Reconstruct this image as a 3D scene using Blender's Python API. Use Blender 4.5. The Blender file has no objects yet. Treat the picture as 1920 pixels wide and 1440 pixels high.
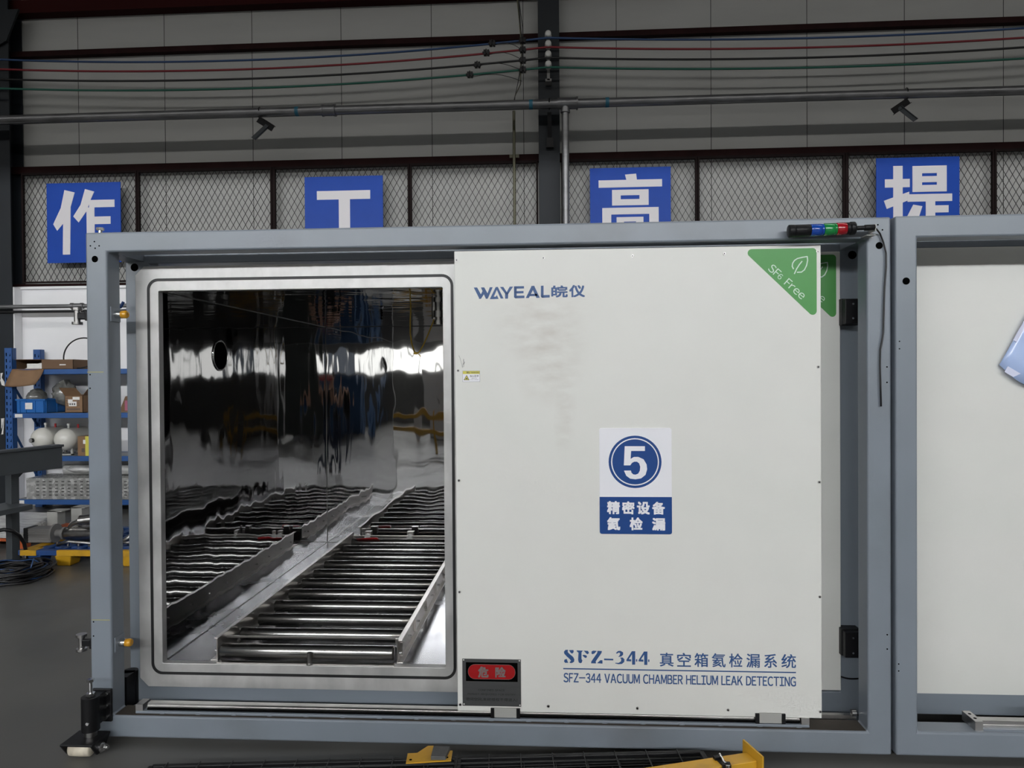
import bpy, math, random
from mathutils import Vector, Matrix
random.seed(7)
R = math.radians
sc = bpy.context.scene
COL = sc.collection

# ---------------------------------------------------------------- camera, world, exposure
FPX, YAW, PITCH, ROLL = 1331.0, 3.345, -0.59, 0.0070
CAMPOS = Vector((0.0, -3.12, 1.663))
_y, _p = R(YAW), R(PITCH)
FWD = Vector((-math.sin(_y)*math.cos(_p), math.cos(_y)*math.cos(_p), math.sin(_p)))
_r0 = Vector((math.cos(_y), math.sin(_y), 0)); _u0 = _r0.cross(FWD)
RGT = _r0*math.cos(ROLL) - _u0*math.sin(ROLL)
UPV = _u0*math.cos(ROLL) + _r0*math.sin(ROLL)
cam = bpy.data.cameras.new('camera'); camo = bpy.data.objects.new('camera', cam); COL.objects.link(camo)
cam.sensor_width = 36; cam.lens = 36*FPX/1920; cam.clip_start = 0.05; cam.clip_end = 200
camo.matrix_world = Matrix(((RGT.x, UPV.x, -FWD.x, CAMPOS.x), (RGT.y, UPV.y, -FWD.y, CAMPOS.y),
                            (RGT.z, UPV.z, -FWD.z, CAMPOS.z), (0, 0, 0, 1)))
sc.camera = camo
w = bpy.data.worlds.new('world'); sc.world = w; w.use_nodes = True
w.node_tree.nodes['Background'].inputs[0].default_value = (0.55, 0.62, 0.72, 1)
w.node_tree.nodes['Background'].inputs[1].default_value = 0.3
sc.view_settings.view_transform = 'Standard'; sc.view_settings.look = 'None'
sc.view_settings.exposure = 0.0; sc.view_settings.gamma = 1; sc.view_settings.use_curve_mapping = False
WIN_HIGH, WIN_LOW, LAMP = 55.0, 2.8, 16.0     # radiance of the hall's daylight openings and lamp row

def ray(px, py): return FWD + RGT*((px-960)/FPX) + UPV*((720-py)/FPX)
def at(px, py, Y):                                   # point of the photograph on a vertical plane at depth Y
    d = ray(px, py); return CAMPOS + d*((Y-CAMPOS.y)/d.y)
def atz(px, py, Z):
    d = ray(px, py); return CAMPOS + d*((Z-CAMPOS.z)/d.z)

# ---------------------------------------------------------------- materials
def mat(name, color, rough=0.5, metal=0.0, bump=0.0, bscale=200, vary=0.0, vscale=6, spec=0.5,
        emit=None, stretch=None, rvary=0.0, wave=None, dirt=None, coat=0.0):
    m = bpy.data.materials.new(name); m.use_nodes = True
    nt = m.node_tree; b = nt.nodes['Principled BSDF']
    b.inputs['Base Color'].default_value = (*color, 1); b.inputs['Roughness'].default_value = rough
    b.inputs['Metallic'].default_value = metal; b.inputs['Specular IOR Level'].default_value = spec
    b.inputs['Coat Weight'].default_value = coat
    tc = nt.nodes.new('ShaderNodeTexCoord'); mp = nt.nodes.new('ShaderNodeMapping')
    nt.links.new(tc.outputs['Object'], mp.inputs['Vector'])
    if stretch: mp.inputs['Scale'].default_value = stretch
    def noise(scale, detail=4):
        n = nt.nodes.new('ShaderNodeTexNoise'); n.inputs['Scale'].default_value = scale
        n.inputs['Detail'].default_value = detail; nt.links.new(mp.outputs[0], n.inputs['Vector']); return n
    col_out = None
    if vary:
        n = noise(vscale); r = nt.nodes.new('ShaderNodeMapRange')
        r.inputs[1].default_value = 0.3; r.inputs[2].default_value = 0.7
        r.inputs[3].default_value = 1-vary; r.inputs[4].default_value = 1+vary
        nt.links.new(n.outputs['Fac'], r.inputs[0])
        mx = nt.nodes.new('ShaderNodeVectorMath'); mx.operation = 'SCALE'
        mx.inputs[0].default_value = color; nt.links.new(r.outputs[0], mx.inputs['Scale'])
        col_out = mx.outputs[0]
        if rvary:
            r2 = nt.nodes.new('ShaderNodeMapRange'); r2.inputs[1].default_value = .3; r2.inputs[2].default_value = .7
            r2.inputs[3].default_value = rough-rvary; r2.inputs[4].default_value = rough+rvary
            nt.links.new(n.outputs['Fac'], r2.inputs[0]); nt.links.new(r2.outputs[0], b.inputs['Roughness'])
    if dirt:                                          # (colour, amount, scale): blotchy grime
        n = noise(dirt[2], 6); cr = nt.nodes.new('ShaderNodeMapRange')
        cr.inputs[1].default_value = 0.52; cr.inputs[2].default_value = 0.75; cr.inputs[4].default_value = dirt[1]
        nt.links.new(n.outputs['Fac'], cr.inputs[0])
        mx = nt.nodes.new('ShaderNodeMix'); mx.data_type = 'RGBA'
        nt.links.new(cr.outputs[0], mx.inputs[0]); mx.inputs[7].default_value = (*dirt[0], 1)
        if col_out: nt.links.new(col_out, mx.inputs[6])
        else: mx.inputs[6].default_value = (*color, 1)
        col_out = mx.outputs[2]
    if col_out: nt.links.new(col_out, b.inputs['Base Color'])
    if bump or wave:
        last = None
        if bump:
            n = noise(bscale, 2); bp = nt.nodes.new('ShaderNodeBump'); bp.inputs['Strength'].default_value = bump
            bp.inputs['Distance'].default_value = 0.001
            nt.links.new(n.outputs['Fac'], bp.inputs['Height']); last = bp
        if wave:                                      # (scale, strength): soft buckling of sheet metal
            mp2 = nt.nodes.new('ShaderNodeMapping'); nt.links.new(tc.outputs['Object'], mp2.inputs['Vector'])
            mp2.inputs['Scale'].default_value = wave[2]
            n = nt.nodes.new('ShaderNodeTexNoise'); n.inputs['Scale'].default_value = wave[0]; n.inputs['Detail'].default_value = 1
            nt.links.new(mp2.outputs[0], n.inputs['Vector'])
            bp = nt.nodes.new('ShaderNodeBump'); bp.inputs['Strength'].default_value = 1
            bp.inputs['Distance'].default_value = wave[1]
            nt.links.new(n.outputs['Fac'], bp.inputs['Height'])
            if last: nt.links.new(last.outputs[0], bp.inputs['Normal'])
            last = bp
        nt.links.new(last.outputs[0], b.inputs['Normal'])
    if emit:
        b.inputs['Emission Color'].default_value = (*emit[0], 1); b.inputs['Emission Strength'].default_value = emit[1]
    return m

M = dict(
 frame=mat('blue_grey_hammer_paint', (.198,.226,.262), .37, spec=.6, bump=.13, bscale=230, vary=.05, vscale=3, dirt=((.10,.095,.09),.35,2.3)),
 frame_clean=mat('blue_grey_hammer_paint_clean', (.198,.226,.262), .37, spec=.6, bump=.13, bscale=230, vary=.04, vscale=3),
 white=mat('door_white_paint', (.70,.70,.665), .45, bump=.05, bscale=330, vary=.015, vscale=4, dirt=((.52,.50,.46),.18,1.6)),
 flange=mat('machined_flange', (.50,.495,.485), .44, .5, bump=.1, bscale=40, vary=.18, vscale=9, rvary=.08, stretch=(1,1,.6)),
 seal=mat('black_rubber_seal', (.008,.008,.009), .45),
 mirror=mat('mirror_steel', (.53,.53,.535), .03, 1, wave=(4.0,.0027,(1.5,1.5,.6))),
 floorsteel=mat('chamber_floor_steel', (.23,.23,.24), .24, 1, vary=.22, vscale=5, rvary=.06),
 roller=mat('roller_steel', (.46,.455,.44), .24, 1),
 rail=mat('conveyor_rail_steel', (.44,.42,.40), .28, 1, vary=.06, vscale=10),
 alu=mat('bright_rail_steel', (.52,.51,.50), .30, 1, vary=.1, vscale=8),
 chrome=mat('zinc_bolt', (.72,.72,.72), .25, 1),
 black=mat('black_paint', (.007,.007,.008), .42, spec=.25),
 hole=mat('hole_dark', (.002,.002,.002), .9, spec=0),
 rubber=mat('dark_rubber', (.03,.03,.032), .6),
 amber=mat('amber_polyurethane', (.62,.30,.02), .2, coat=.5),
 castor_white=mat('worn_nylon_wheel', (.66,.60,.48), .5, vary=.12, vscale=20, dirt=((.25,.2,.14),.6,14)),
 blue=mat('print_blue', (.028,.085,.235), .45),
 signblue=mat('sign_blue', (.008,.058,.36), .34, vary=.04, spec=.12),
 signwhite=mat('sign_letter_white', (.66,.64,.66), .45),
 labelblue=mat('label_blue', (.005,.052,.225), .35),
 labelwhite=mat('label_white', (.80,.80,.84), .35),
 green=mat('sticker_green', (.060,.285,.058), .4, vary=.03),
 mint=mat('sticker_pale_print', (.62,.78,.66), .5),
 plate=mat('danger_plate_steel', (.075,.077,.078), .42, .3, vary=.06, stretch=(1,1,14)),
 plateink=mat('danger_plate_ink', (.012,.012,.014), .5),
 red=mat('danger_red', (.31,.004,.006), .4),
 platechar=mat('danger_plate_letter', (.16,.14,.135), .5),
 yellow=mat('warning_yellow', (.62,.56,.08), .45),
 ink=mat('ink_grey', (.05,.05,.055), .6),
 wallpanel=mat('insulated_wall_panel', (.36,.36,.345), .55, vary=.05, vscale=.8, stretch=(1,1,5)),
 joint=mat('wall_panel_joint', (.04,.04,.038), .7),
 masonry=mat('white_plaster', (.80,.80,.815), .8, bump=.3, bscale=30, vary=.03, vscale=2),
 girt=mat('red_oxide_steel', (.018,.006,.006), .7, spec=.1, vary=.2, vscale=5),
 eave=mat('roof_red_steel', (.030,.004,.004), .7, spec=.1),
 column=mat('column_grey_paint', (.011,.014,.018), .55, spec=.3, vary=.15, vscale=1.5),
 galv=mat('galvanised_pipe', (.20,.20,.205), .38, .75, vary=.22, vscale=7, rvary=.08, stretch=(.5,2,2)),
 tape=mat('blue_pipe_band', (.02,.13,.20), .5),
 mesh=mat('wire_mesh', (.020,.018,.018), .6, spec=.2),
 meshframe=mat('mesh_frame_brown', (.012,.007,.007), .7, spec=.1),
 porcelain=mat('porcelain', (.55,.55,.53), .3),
 cblue=mat('cable_blue', (.018,.055,.15), .45), cred=mat('cable_red', (.20,.012,.02), .45),
 cblack=mat('cable_black', (.006,.006,.007), .4), cgreen=mat('cable_green', (.01,.11,.075), .45),
 wire=mat('thin_wire_drab', (.10,.095,.055), .5),
 floor=mat('floor_epoxy', (.108,.106,.099), .42, vary=.22, vscale=1.3, rvary=.12, bump=.15, bscale=60),
 rack=mat('rack_blue_paint', (.020,.085,.27), .38, vary=.05),
 rackdark=mat('rack_grey_shelf', (.22,.23,.24), .5),
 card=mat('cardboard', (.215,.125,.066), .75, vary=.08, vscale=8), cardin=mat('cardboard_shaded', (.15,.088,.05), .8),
 bin=mat('blue_plastic', (.010,.12,.40), .35), bag=mat('grey_film', (.16,.16,.15), .25, coat=.3, vary=.4, vscale=14),
 paper=mat('paper', (.72,.71,.69), .7, vary=.06, vscale=30),
 tank=mat('cream_enamel', (.62,.61,.56), .25), 
 galvsheet=mat('wrapped_sheet', (.40,.40,.39), .25, .4, vary=.3, vscale=14, rvary=.1, bump=.8, bscale=16),
 film=mat('stretch_film', (.50,.50,.49), .22, .1, vary=.25, vscale=7, stretch=(1,6,6), bump=.8, bscale=20),
 palblue=mat('pallet_blue', (.012,.055,.20), .45, vary=.2, dirt=((.03,.03,.04),.6,6)),
 palyellow=mat('pallet_yellow', (.55,.30,.012), .45, vary=.1, dirt=((.06,.05,.02),.5,9)),
 stainless=mat('stainless_dull', (.42,.41,.40), .28, 1, vary=.2, vscale=12),
 motor=mat('motor_grey', (.17,.165,.16), .5), orange=mat('orange_plastic', (.50,.10,.02), .5),
 darkgrey=mat('stand_dark_paint', (.055,.062,.068), .45, vary=.08),
 beige=mat('bracket_beige', (.36,.36,.34), .5),
 fence=mat('fence_black_powder', (.006,.006,.007), .45, spec=.3),
 wireg=mat('fence_wire_dark', (.026,.027,.027), .5),
 ypost=mat('yellow_powder', (.62,.34,.025), .38, vary=.04, dirt=((.28,.16,.03),.4,12)),
 pad=mat('grey_rubber_pad', (.10,.10,.098), .7, vary=.1, vscale=40),
 lblue=mat('lens_blue', (.006,.055,.33), .12, coat=.6), lgreen=mat('lens_green', (.010,.20,.045), .12, coat=.6), lred=mat('lens_red', (.30,.006,.012), .12, coat=.6),
 folder=mat('blue_plastic_film', (.42,.54,.82), .25, coat=.4, vary=.05, vscale=5), folderlt=mat('pale_sleeve_edge', (.66,.69,.86), .3),
 added_screen=mat('screen_green_grey', (.075,.085,.08), .6), cabblue=mat('cabinet_blue', (.035,.09,.20), .5), copper=mat('copper_crate', (.55,.25,.10), .6), grime=mat('brown_grime', (.055,.045,.036), .7, vary=.25, vscale=9), yellowcord=mat('yellow_cord', (.62,.40,.05), .6),
 ceil=mat('roof_sheet_dark', (.05,.048,.047), .7), hallwall=mat('hall_wall_grey', (.17,.17,.166), .7, vary=.1),
 skin=mat('skin', (.50,.29,.20), .5), shirt=mat('black_cotton', (.010,.010,.012), .85), jeans=mat('dark_denim', (.018,.026,.05), .85, vary=.1, vscale=20),
 hair=mat('hair_black', (.008,.007,.007), .5), shoe=mat('shoe_leather', (.02,.018,.016), .5),
 pink=mat('pink_board', (.35,.10,.16), .6), scratch=mat('floor_scratch', (.15,.148,.14), .6),
 pen=mat('yellow_chalk', (.45,.40,.10), .8), stain=mat('scuff', (.42,.40,.365), .6), weld=mat('weld_bead', (.16,.155,.15), .4, 1, bump=1, bscale=120),
)
M['glass_high'] = mat('clerestory_daylight', (.8,.8,.8), .5, emit=((.97,.985,1.0), WIN_HIGH))
M['glass_low'] = mat('window_daylight', (.8,.8,.8), .5, emit=((1.0,1.0,.95), WIN_LOW))
M['lamp_fill'] = mat('lamp_diffuser_fill', (.8,.8,.8), .5, emit=((1.0,.97,.92), 9.0))
M['lamp'] = mat('lamp_diffuser', (.8,.8,.8), .5, emit=((1.0,.985,.95), LAMP))

cf_ = bpy.data.materials.new('clear_film'); cf_.use_nodes = True; M['clearfilm'] = cf_
_nt = cf_.node_tree; _b = _nt.nodes['Principled BSDF']; _b.inputs['Base Color'].default_value = (.8,.8,.8,1); _b.inputs['Roughness'].default_value = .12; _b.inputs['Alpha'].default_value = .05; _b.inputs['Specular IOR Level'].default_value = 1.0

# ---------------------------------------------------------------- mesh building
def add_smear(m, loc, rad, colour, amount, rot=0.0):
    nt = m.node_tree; b = nt.nodes['Principled BSDF']; src = b.inputs['Base Color'].links[0].from_socket
    tc = nt.nodes.new('ShaderNodeTexCoord'); mp = nt.nodes.new('ShaderNodeMapping'); mp.vector_type = 'TEXTURE'
    mp.inputs['Location'].default_value = loc; mp.inputs['Scale'].default_value = rad; mp.inputs['Rotation'].default_value = (0,rot,0)
    nt.links.new(tc.outputs['Object'], mp.inputs['Vector'])
    ln = nt.nodes.new('ShaderNodeVectorMath'); ln.operation = 'LENGTH'; nt.links.new(mp.outputs[0], ln.inputs[0])
    f = nt.nodes.new('ShaderNodeMapRange'); f.inputs[1].default_value = 1.0; f.inputs[2].default_value = .35; nt.links.new(ln.outputs['Value'], f.inputs[0])
    mp2 = nt.nodes.new('ShaderNodeMapping'); mp2.inputs['Rotation'].default_value = (0,.35,0); mp2.inputs['Scale'].default_value = (9,1,22); nt.links.new(tc.outputs['Object'], mp2.inputs['Vector'])
    n = nt.nodes.new('ShaderNodeTexNoise'); n.inputs['Scale'].default_value = 1; n.inputs['Detail'].default_value = 5; nt.links.new(mp2.outputs[0], n.inputs['Vector'])
    g = nt.nodes.new('ShaderNodeMapRange'); g.inputs[1].default_value = .35; g.inputs[2].default_value = .68; nt.links.new(n.outputs['Fac'], g.inputs[0])
    mu = nt.nodes.new('ShaderNodeMath'); mu.operation = 'MULTIPLY'; nt.links.new(f.outputs[0], mu.inputs[0]); nt.links.new(g.outputs[0], mu.inputs[1])
    m2 = nt.nodes.new('ShaderNodeMath'); m2.operation = 'MULTIPLY'; m2.inputs[1].default_value = amount; nt.links.new(mu.outputs[0], m2.inputs[0])
    mx = nt.nodes.new('ShaderNodeMix'); mx.data_type = 'RGBA'; nt.links.new(m2.outputs[0], mx.inputs[0]); nt.links.new(src, mx.inputs[6]); mx.inputs[7].default_value = (*colour,1)
    nt.links.new(mx.outputs[2], b.inputs['Base Color'])
M['door'] = mat('door_white_paint_rubbed', (.70,.70,.665), .45, bump=.05, bscale=330, vary=.015, vscale=4)
for px,py,rx,rz,am,ro in ((1035,665,.17,.26,.75,.25),(985,610,.17,.20,.45,.2),(1060,780,.055,.22,.6,.06),(1040,570,.22,.14,.35,0)):
    q = at(px,py,.028) - Vector((-.34,.05,.025)); add_smear(M['door'], (q.x,q.y,q.z), (rx,1,rz), (.50,.465,.42), am*.68, ro)

class MB:
    def __init__(s): s.v = []; s.f = []; s.mi = []; s.sm = []; s.cur = 0
    def add(s, vs, fs, smooth=False):
        n = len(s.v); s.v += [Vector(p) for p in vs]
        for f in fs: s.f.append(tuple(i+n for i in f)); s.mi.append(s.cur); s.sm.append(smooth)
        return s
    def m(s, i): s.cur = i; return s
    def box(s, a, b):
        x0,y0,z0 = (min(a[i],b[i]) for i in range(3)); x1,y1,z1 = (max(a[i],b[i]) for i in range(3))
        return s.add([(x0,y0,z0),(x1,y0,z0),(x1,y1,z0),(x0,y1,z0),(x0,y0,z1),(x1,y0,z1),(x1,y1,z1),(x0,y1,z1)],
                     [(0,3,2,1),(4,5,6,7),(0,1,5,4),(1,2,6,5),(2,3,7,6),(3,0,4,7)])
    def obox(s, p0, p1, wv, hv):                      # bar from p0 to p1 with full width/height vectors
        p0,p1,wv,hv = map(Vector,(p0,p1,wv,hv)); q = []
        for p in (p0,p1):
            for a,b in ((-1,-1),(1,-1),(1,1),(-1,1)): q.append(p+wv*(a/2)+hv*(b/2))
        return s.add(q, [(0,1,2,3)[::-1],(4,5,6,7),(0,1,5,4),(1,2,6,5),(2,3,7,6),(3,0,4,7)])
    def ring(s, o, i, y0, y1):                        # picture-frame prism: o/i = (x0,x1,z0,z1)
        def c(r,y): return [(r[0],y,r[2]),(r[1],y,r[2]),(r[1],y,r[3]),(r[0],y,r[3])]
        vs = c(o,y0)+c(i,y0)+c(o,y1)+c(i,y1); fs = []
        for k in range(4):
            j = (k+1)%4
            fs += [(k,j,4+j,4+k),(8+k,12+k,12+j,8+j),(k,8+k,8+j,j),(4+k,4+j,12+j,12+k)]
        return s.add(vs, fs)
    def tri_ring(s, outer, inner, y0, y1):            # same, for equal-length XZ loops
        n = len(outer); vs = [(p[0],y0,p[1]) for p in outer]+[(p[0],y0,p[1]) for p in inner]+[(p[0],y1,p[1]) for p in outer]+[(p[0],y1,p[1]) for p in inner]
        fs = []
        for k in range(n):
            j = (k+1)%n
            fs += [(k,j,n+j,n+k),(2*n+k,3*n+k,3*n+j,2*n+j),(k,2*n+k,2*n+j,j),(n+k,n+j,3*n+j,3*n+k)]
        return s.add(vs, fs)
    def prism(s, poly, fn, d):                        # polygon [(a,b)] mapped by fn(a,b) and thickened by vector d
        p = [Vector(fn(a,b)) for a,b in poly]; n = len(p); d = Vector(d)
        return s.add(p+[q+d for q in p], [tuple(range(n)), tuple(range(2*n-1,n-1,-1))]+[(k,n+k,n+(k+1)%n,(k+1)%n) for k in range(n)])
    def cyl(s, p0, p1, r0, n=16, r1=None, smooth=True, caps=True):
        p0,p1 = Vector(p0),Vector(p1); r1 = r0 if r1 is None else r1
        d = (p1-p0).normalized(); a = d.orthogonal().normalized(); b = d.cross(a)
        vs = []
        for p,r in ((p0,r0),(p1,r1)):
            for k in range(n):
                t = 2*math.pi*k/n; vs.append(p+a*(r*math.cos(t))+b*(r*math.sin(t)))
        s.add(vs, [(k,(k+1)%n,n+(k+1)%n,n+k) for k in range(n)], smooth)
        if caps: s.add(vs[:n], [tuple(range(n-1,-1,-1))]); s.add(vs[n:], [tuple(range(n))])
        return s
    def lathe(s, p, axis, prof, n=24):                # profile [(distance along axis, radius)]
        p = Vector(p); d = Vector(axis).normalized(); a = d.orthogonal().normalized(); b = d.cross(a); vs = []
        for h,r in prof:
            for k in range(n):
                t = 2*math.pi*k/n; vs.append(p+d*h+a*(r*math.cos(t))+b*(r*math.sin(t)))
        fs = [(i*n+k,i*n+(k+1)%n,(i+1)*n+(k+1)%n,(i+1)*n+k) for i in range(len(prof)-1) for k in range(n)]
        return s.add(vs, fs, True)
    def tube(s, pts, r, n=8, closed=False):
        pts = [Vector(p) for p in pts]; N = len(pts); vs = []; prev = None
        for i,p in enumerate(pts):
            if closed: t = (pts[(i+1)%N]-pts[i-1]).normalized()
            else: t = (pts[min(i+1,N-1)]-pts[max(i-1,0)]).normalized()
            if prev is None: a = t.orthogonal().normalized()
            else: a = (prev - t*prev.dot(t)).normalized()
            prev = a; b = t.cross(a)
            for k in range(n):
                q = 2*math.pi*k/n; vs.append(p+a*(r*math.cos(q))+b*(r*math.sin(q)))
        fs = [(i*n+k,i*n+(k+1)%n,((i+1)%N)*n+(k+1)%n,((i+1)%N)*n+k) for i in range(N if closed else N-1) for k in range(n)]
        if not closed: fs += [tuple(range(n-1,-1,-1)), tuple((N-1)*n+k for k in range(n))]
        return s.add(vs, fs, True)
    def sphere(s, c, r, n=16, m=10, sc_=(1,1,1)):
        c = Vector(c); vs = []
        for i in range(m+1):
            t = math.pi*i/m
            for k in range(n):
                q = 2*math.pi*k/n; vs.append(c+Vector((r*sc_[0]*math.sin(t)*math.cos(q), r*sc_[1]*math.sin(t)*math.sin(q), r*sc_[2]*math.cos(t))))
        return s.add(vs, [(i*n+k,(i+1)*n+k,(i+1)*n+(k+1)%n,i*n+(k+1)%n) for i in range(m) for k in range(n)], True)
    def build(s, name, material, parent=None, bevel=0.0, label=None, org=None, segs=2):
        o0 = org if org is not None else (ORG.get(parent.name, Vector((0,0,0))) if parent else Vector((0,0,0)))
        me = bpy.data.meshes.new(name); me.from_pydata([tuple((near(p) if NEAR else p)-o0) for p in s.v], [], s.f)
        mats = material if isinstance(material,(list,tuple)) else [material]
        for q in mats: me.materials.append(q)
        for k,pl in enumerate(me.polygons): pl.material_index = min(s.mi[k],len(mats)-1); pl.use_smooth = s.sm[k]
        import bmesh
        bm = bmesh.new(); bm.from_mesh(me); bmesh.ops.recalc_face_normals(bm, faces=bm.faces); bm.to_mesh(me); bm.free()
        o = bpy.data.objects.new(name, me); COL.objects.link(o)
        if parent: o.parent = parent
        else: o.location = o0
        ORG[o.name] = o0
        if bevel:
            md = o.modifiers.new('bevel','BEVEL'); md.width = bevel; md.segments = segs; md.limit_method = 'ANGLE'; md.angle_limit = R(40)
        if label: o['label'] = label
        return o
ORG = {}
NEAR, KN = False, .979                               # the chamber was surveyed a little too deep: bring it towards the front frame
def near(p): return CAMPOS + (Vector(p)-CAMPOS)*KN
def tag(o, label, cat, group=None):
    o['label'] = label; o['category'] = cat
    if group: o['group'] = group
    return o
def thing(name, label, cat, loc, group=None):
    o = bpy.data.objects.new(name, None); COL.objects.link(o); o.location = loc; o.empty_display_size = .1
    ORG[o.name] = Vector(loc); return tag(o, label, cat, group)
def struct(o): o['kind'] = 'structure'; return o
def text_mesh(body, bold=0.0, spacing=1.0, extr=0.0):
    cu = bpy.data.curves.new('lettering','FONT'); cu.body = body; cu.size = 1; cu.offset = bold; cu.space_character = spacing
    o = bpy.data.objects.new('lettering_tmp', cu); COL.objects.link(o)
    me = bpy.data.meshes.new_from_object(o.evaluated_get(bpy.context.evaluated_depsgraph_get()))
    bpy.data.objects.remove(o)
    vs = [v.co.copy() for v in me.vertices]; fs = [tuple(p.vertices) for p in me.polygons]; bpy.data.meshes.remove(me)
    return vs, fs
GL = {}
def glyph(ch):
    if ch not in GL:
        c = chr(ord(ch)+0xFEE0) if 33 <= ord(ch) <= 126 else ch      # full-width forms carry the plain sans letter shapes
        vs, fs = text_mesh(c); ax = min(v.x for v in vs); GL[ch] = ([(v.x-ax, v.y) for v in vs], fs, max(v.x for v in vs)-ax)
    return GL[ch]
def layout(body, gap=.10, space=.34):
    vs, fs, x = [], [], 0.0
    for ch in body:
        if ch == ' ': x += space; continue
        v, f, wd = glyph(ch); n = len(vs); vs += [(x+a, b) for a, b in v]; fs += [tuple(i+n for i in q) for q in f]; x += wd+gap
    return vs, fs
def put_text(mb, body, x0, x1, z0, z1, y, bold=0.0, gap=.10):        # fitted into a rectangle on a plane facing -Y
    vs, fs = layout(body, gap)
    ax,bx = min(v[0] for v in vs),max(v[0] for v in vs); ay,by = min(v[1] for v in vs),max(v[1] for v in vs)
    e = bold*(z1-z0)/(by-ay)
    for k,(dx,dz) in enumerate(((-1,-1),(1,-1),(1,1),(-1,1),(0,0)) if bold else ((0,0),)):
        mb.add([(x0+e+(v[0]-ax)/(bx-ax)*(x1-x0-2*e)+dx*e, y-.00004*k, z0+e+(v[1]-ay)/(by-ay)*(z1-z0-2*e)+dz*e) for v in vs], fs)
    return mb
def rect_px(l, t, r, b, Y):                          # (x0,x1,z0,z1) of a flat mark seen between these photo pixels
    p, q = at(l,t,Y), at(r,b,Y); return p.x, q.x, q.z, p.z
def rrect(x0, x1, z0, z1, r, n=6):
    p = []
    for cx,cz,a in ((x1-r,z1-r,0),(x0+r,z1-r,90),(x0+r,z0+r,180),(x1-r,z0+r,270)):
        for k in range(n+1): p.append((cx+r*math.cos(R(a+90*k/n)), cz+r*math.sin(R(a+90*k/n))))
    return p
XZ = lambda y: (lambda a,b: (a,y,b))
def hexbolt(mb, p, axis, r, h, shank=None):
    p, d = Vector(p), Vector(axis).normalized()
    mb.cyl(p, p+d*h, r, 6, smooth=False)
    if shank: mb.cyl(p+d*h, p+d*(h+shank[1]), shank[0], 10)
def disc_mb(c, r, axis=(0,-1,0), h=.0015, n=20): return MB().cyl(Vector(c), Vector(c)+Vector(axis)*h, r, n)
def clone(o, parent, delta=(0,0,0)):
    c = o.copy(); COL.objects.link(c); c.parent = parent; c.location = o.location + Vector(delta); return c

# ---------------------------------------------------------------- hall
WY = 6.0                                             # face of the back wall
mb = MB().box((-24,-19,-.2),(20,7,0)).m(1); rs = random.Random(4)
for k in range(150):
    x, y, a, l = rs.uniform(-7,1.6), rs.uniform(-.6,4.5), rs.choice((.25,.45,.9,1.4))+rs.uniform(-.25,.25), rs.uniform(.05,.55)
    c, sn, wd = math.cos(a), math.sin(a), rs.uniform(.0006,.0018)
    mb.add([(x-sn*wd,y+c*wd,.0004),(x+sn*wd,y-c*wd,.0004),(x+sn*wd+c*l*.5,y-c*wd+sn*l*.5+.01,.0004),(x+c*l,y+sn*l,.0004),(x-sn*wd+c*l*.5,y+c*wd+sn*l*.5+.01,.0004)],[(0,1,2,3,4)])
struct(mb.build('floor', [M['floor'],M['scratch']]))
mb = MB().box((-24,WY,2.9),(20,WY+.15,6.8))
mb.m(1)
for k in range(-9,17):
    x = -.36+1.183*k; mb.box((x-.004,WY-.0015,2.9),(x+.004,WY,6.6))
struct(mb.build('wall_back', [M['wallpanel'], M['joint']]))
mb = MB().box((-24,WY-.10,0),(20,WY+.15,2.9)); mb.box((-24,WY-.13,2.86),(20,WY-.10,2.885))
struct(mb.build('wall_back', M['masonry'], bevel=.006))
struct(MB().box((-24.2,-19,0),(-24,7,9.5)).build('wall_left', M['hallwall']))
struct(MB().box((20,-19,0),(20.2,7,9.5)).build('wall_right', M['hallwall']))
FY = -17.0
mb = MB()
for a,b in (((-24,0),(20,1.75)), ((-24,2.75),(20,7.1)), ((-24,7.9),(20,9.2)), ((-24,1.75),(-17,2.75)), ((17,1.75),(20,2.75)), ((-24,7.1),(-21,7.9)), ((15,7.1),(20,7.9))):
    mb.box((a[0],FY-.2,a[1]),(b[0],FY,b[1]))
struct(mb.build('wall_front', M['hallwall']))
wn = 0
def hall_window(x0, x1, z0, z1, gl, nx):
    global wn; wn += 1
    mbf = MB().ring((x0,x1,z0,z1),(x0+.06,x1-.06,z0+.06,z1-.06),FY-.12,FY-.02)
    for k in range(1,nx): x = x0+(x1-x0)*k/nx; mbf.box((x-.03,FY-.11,z0+.06),(x+.03,FY-.03,z1-.06))
    f = struct(mbf.build('window_%d'%wn, M['darkgrey']))
    MB().box((x0+.06,FY-.1,z0+.06),(x1-.06,FY-.09,z1-.06)).build('window_pane', gl, f)
for x0,x1 in ((-17,-9.3),(-8.5,-2.8),(-2,3.6),(4.4,10.2),(11,17)): hall_window(x0,x1,1.75,2.75,M['glass_low'],5)
for x0,x1 in ((-21,-15),(-15,-9),(-9,-3),(-3,3),(3,9),(9,15)): hall_window(x0,x1,7.1,7.9,M['glass_high'],5)
mb = MB().add([(-24,7,6.6),(20,7,6.6),(20,-6,10.6),(-24,-6,10.6),(20,-19,8.6),(-24,-19,8.6),
               (-24,7,6.75),(20,7,6.75),(20,-6,10.75),(-24,-6,10.75),(20,-19,8.75),(-24,-19,8.75)],
              [(0,1,2,3),(3,2,4,5),(6,7,8,9)[::-1],(9,8,10,11)[::-1],(0,6,7,1),(5,4,10,11)])
struct(mb.build('ceiling', M['ceil']))
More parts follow.
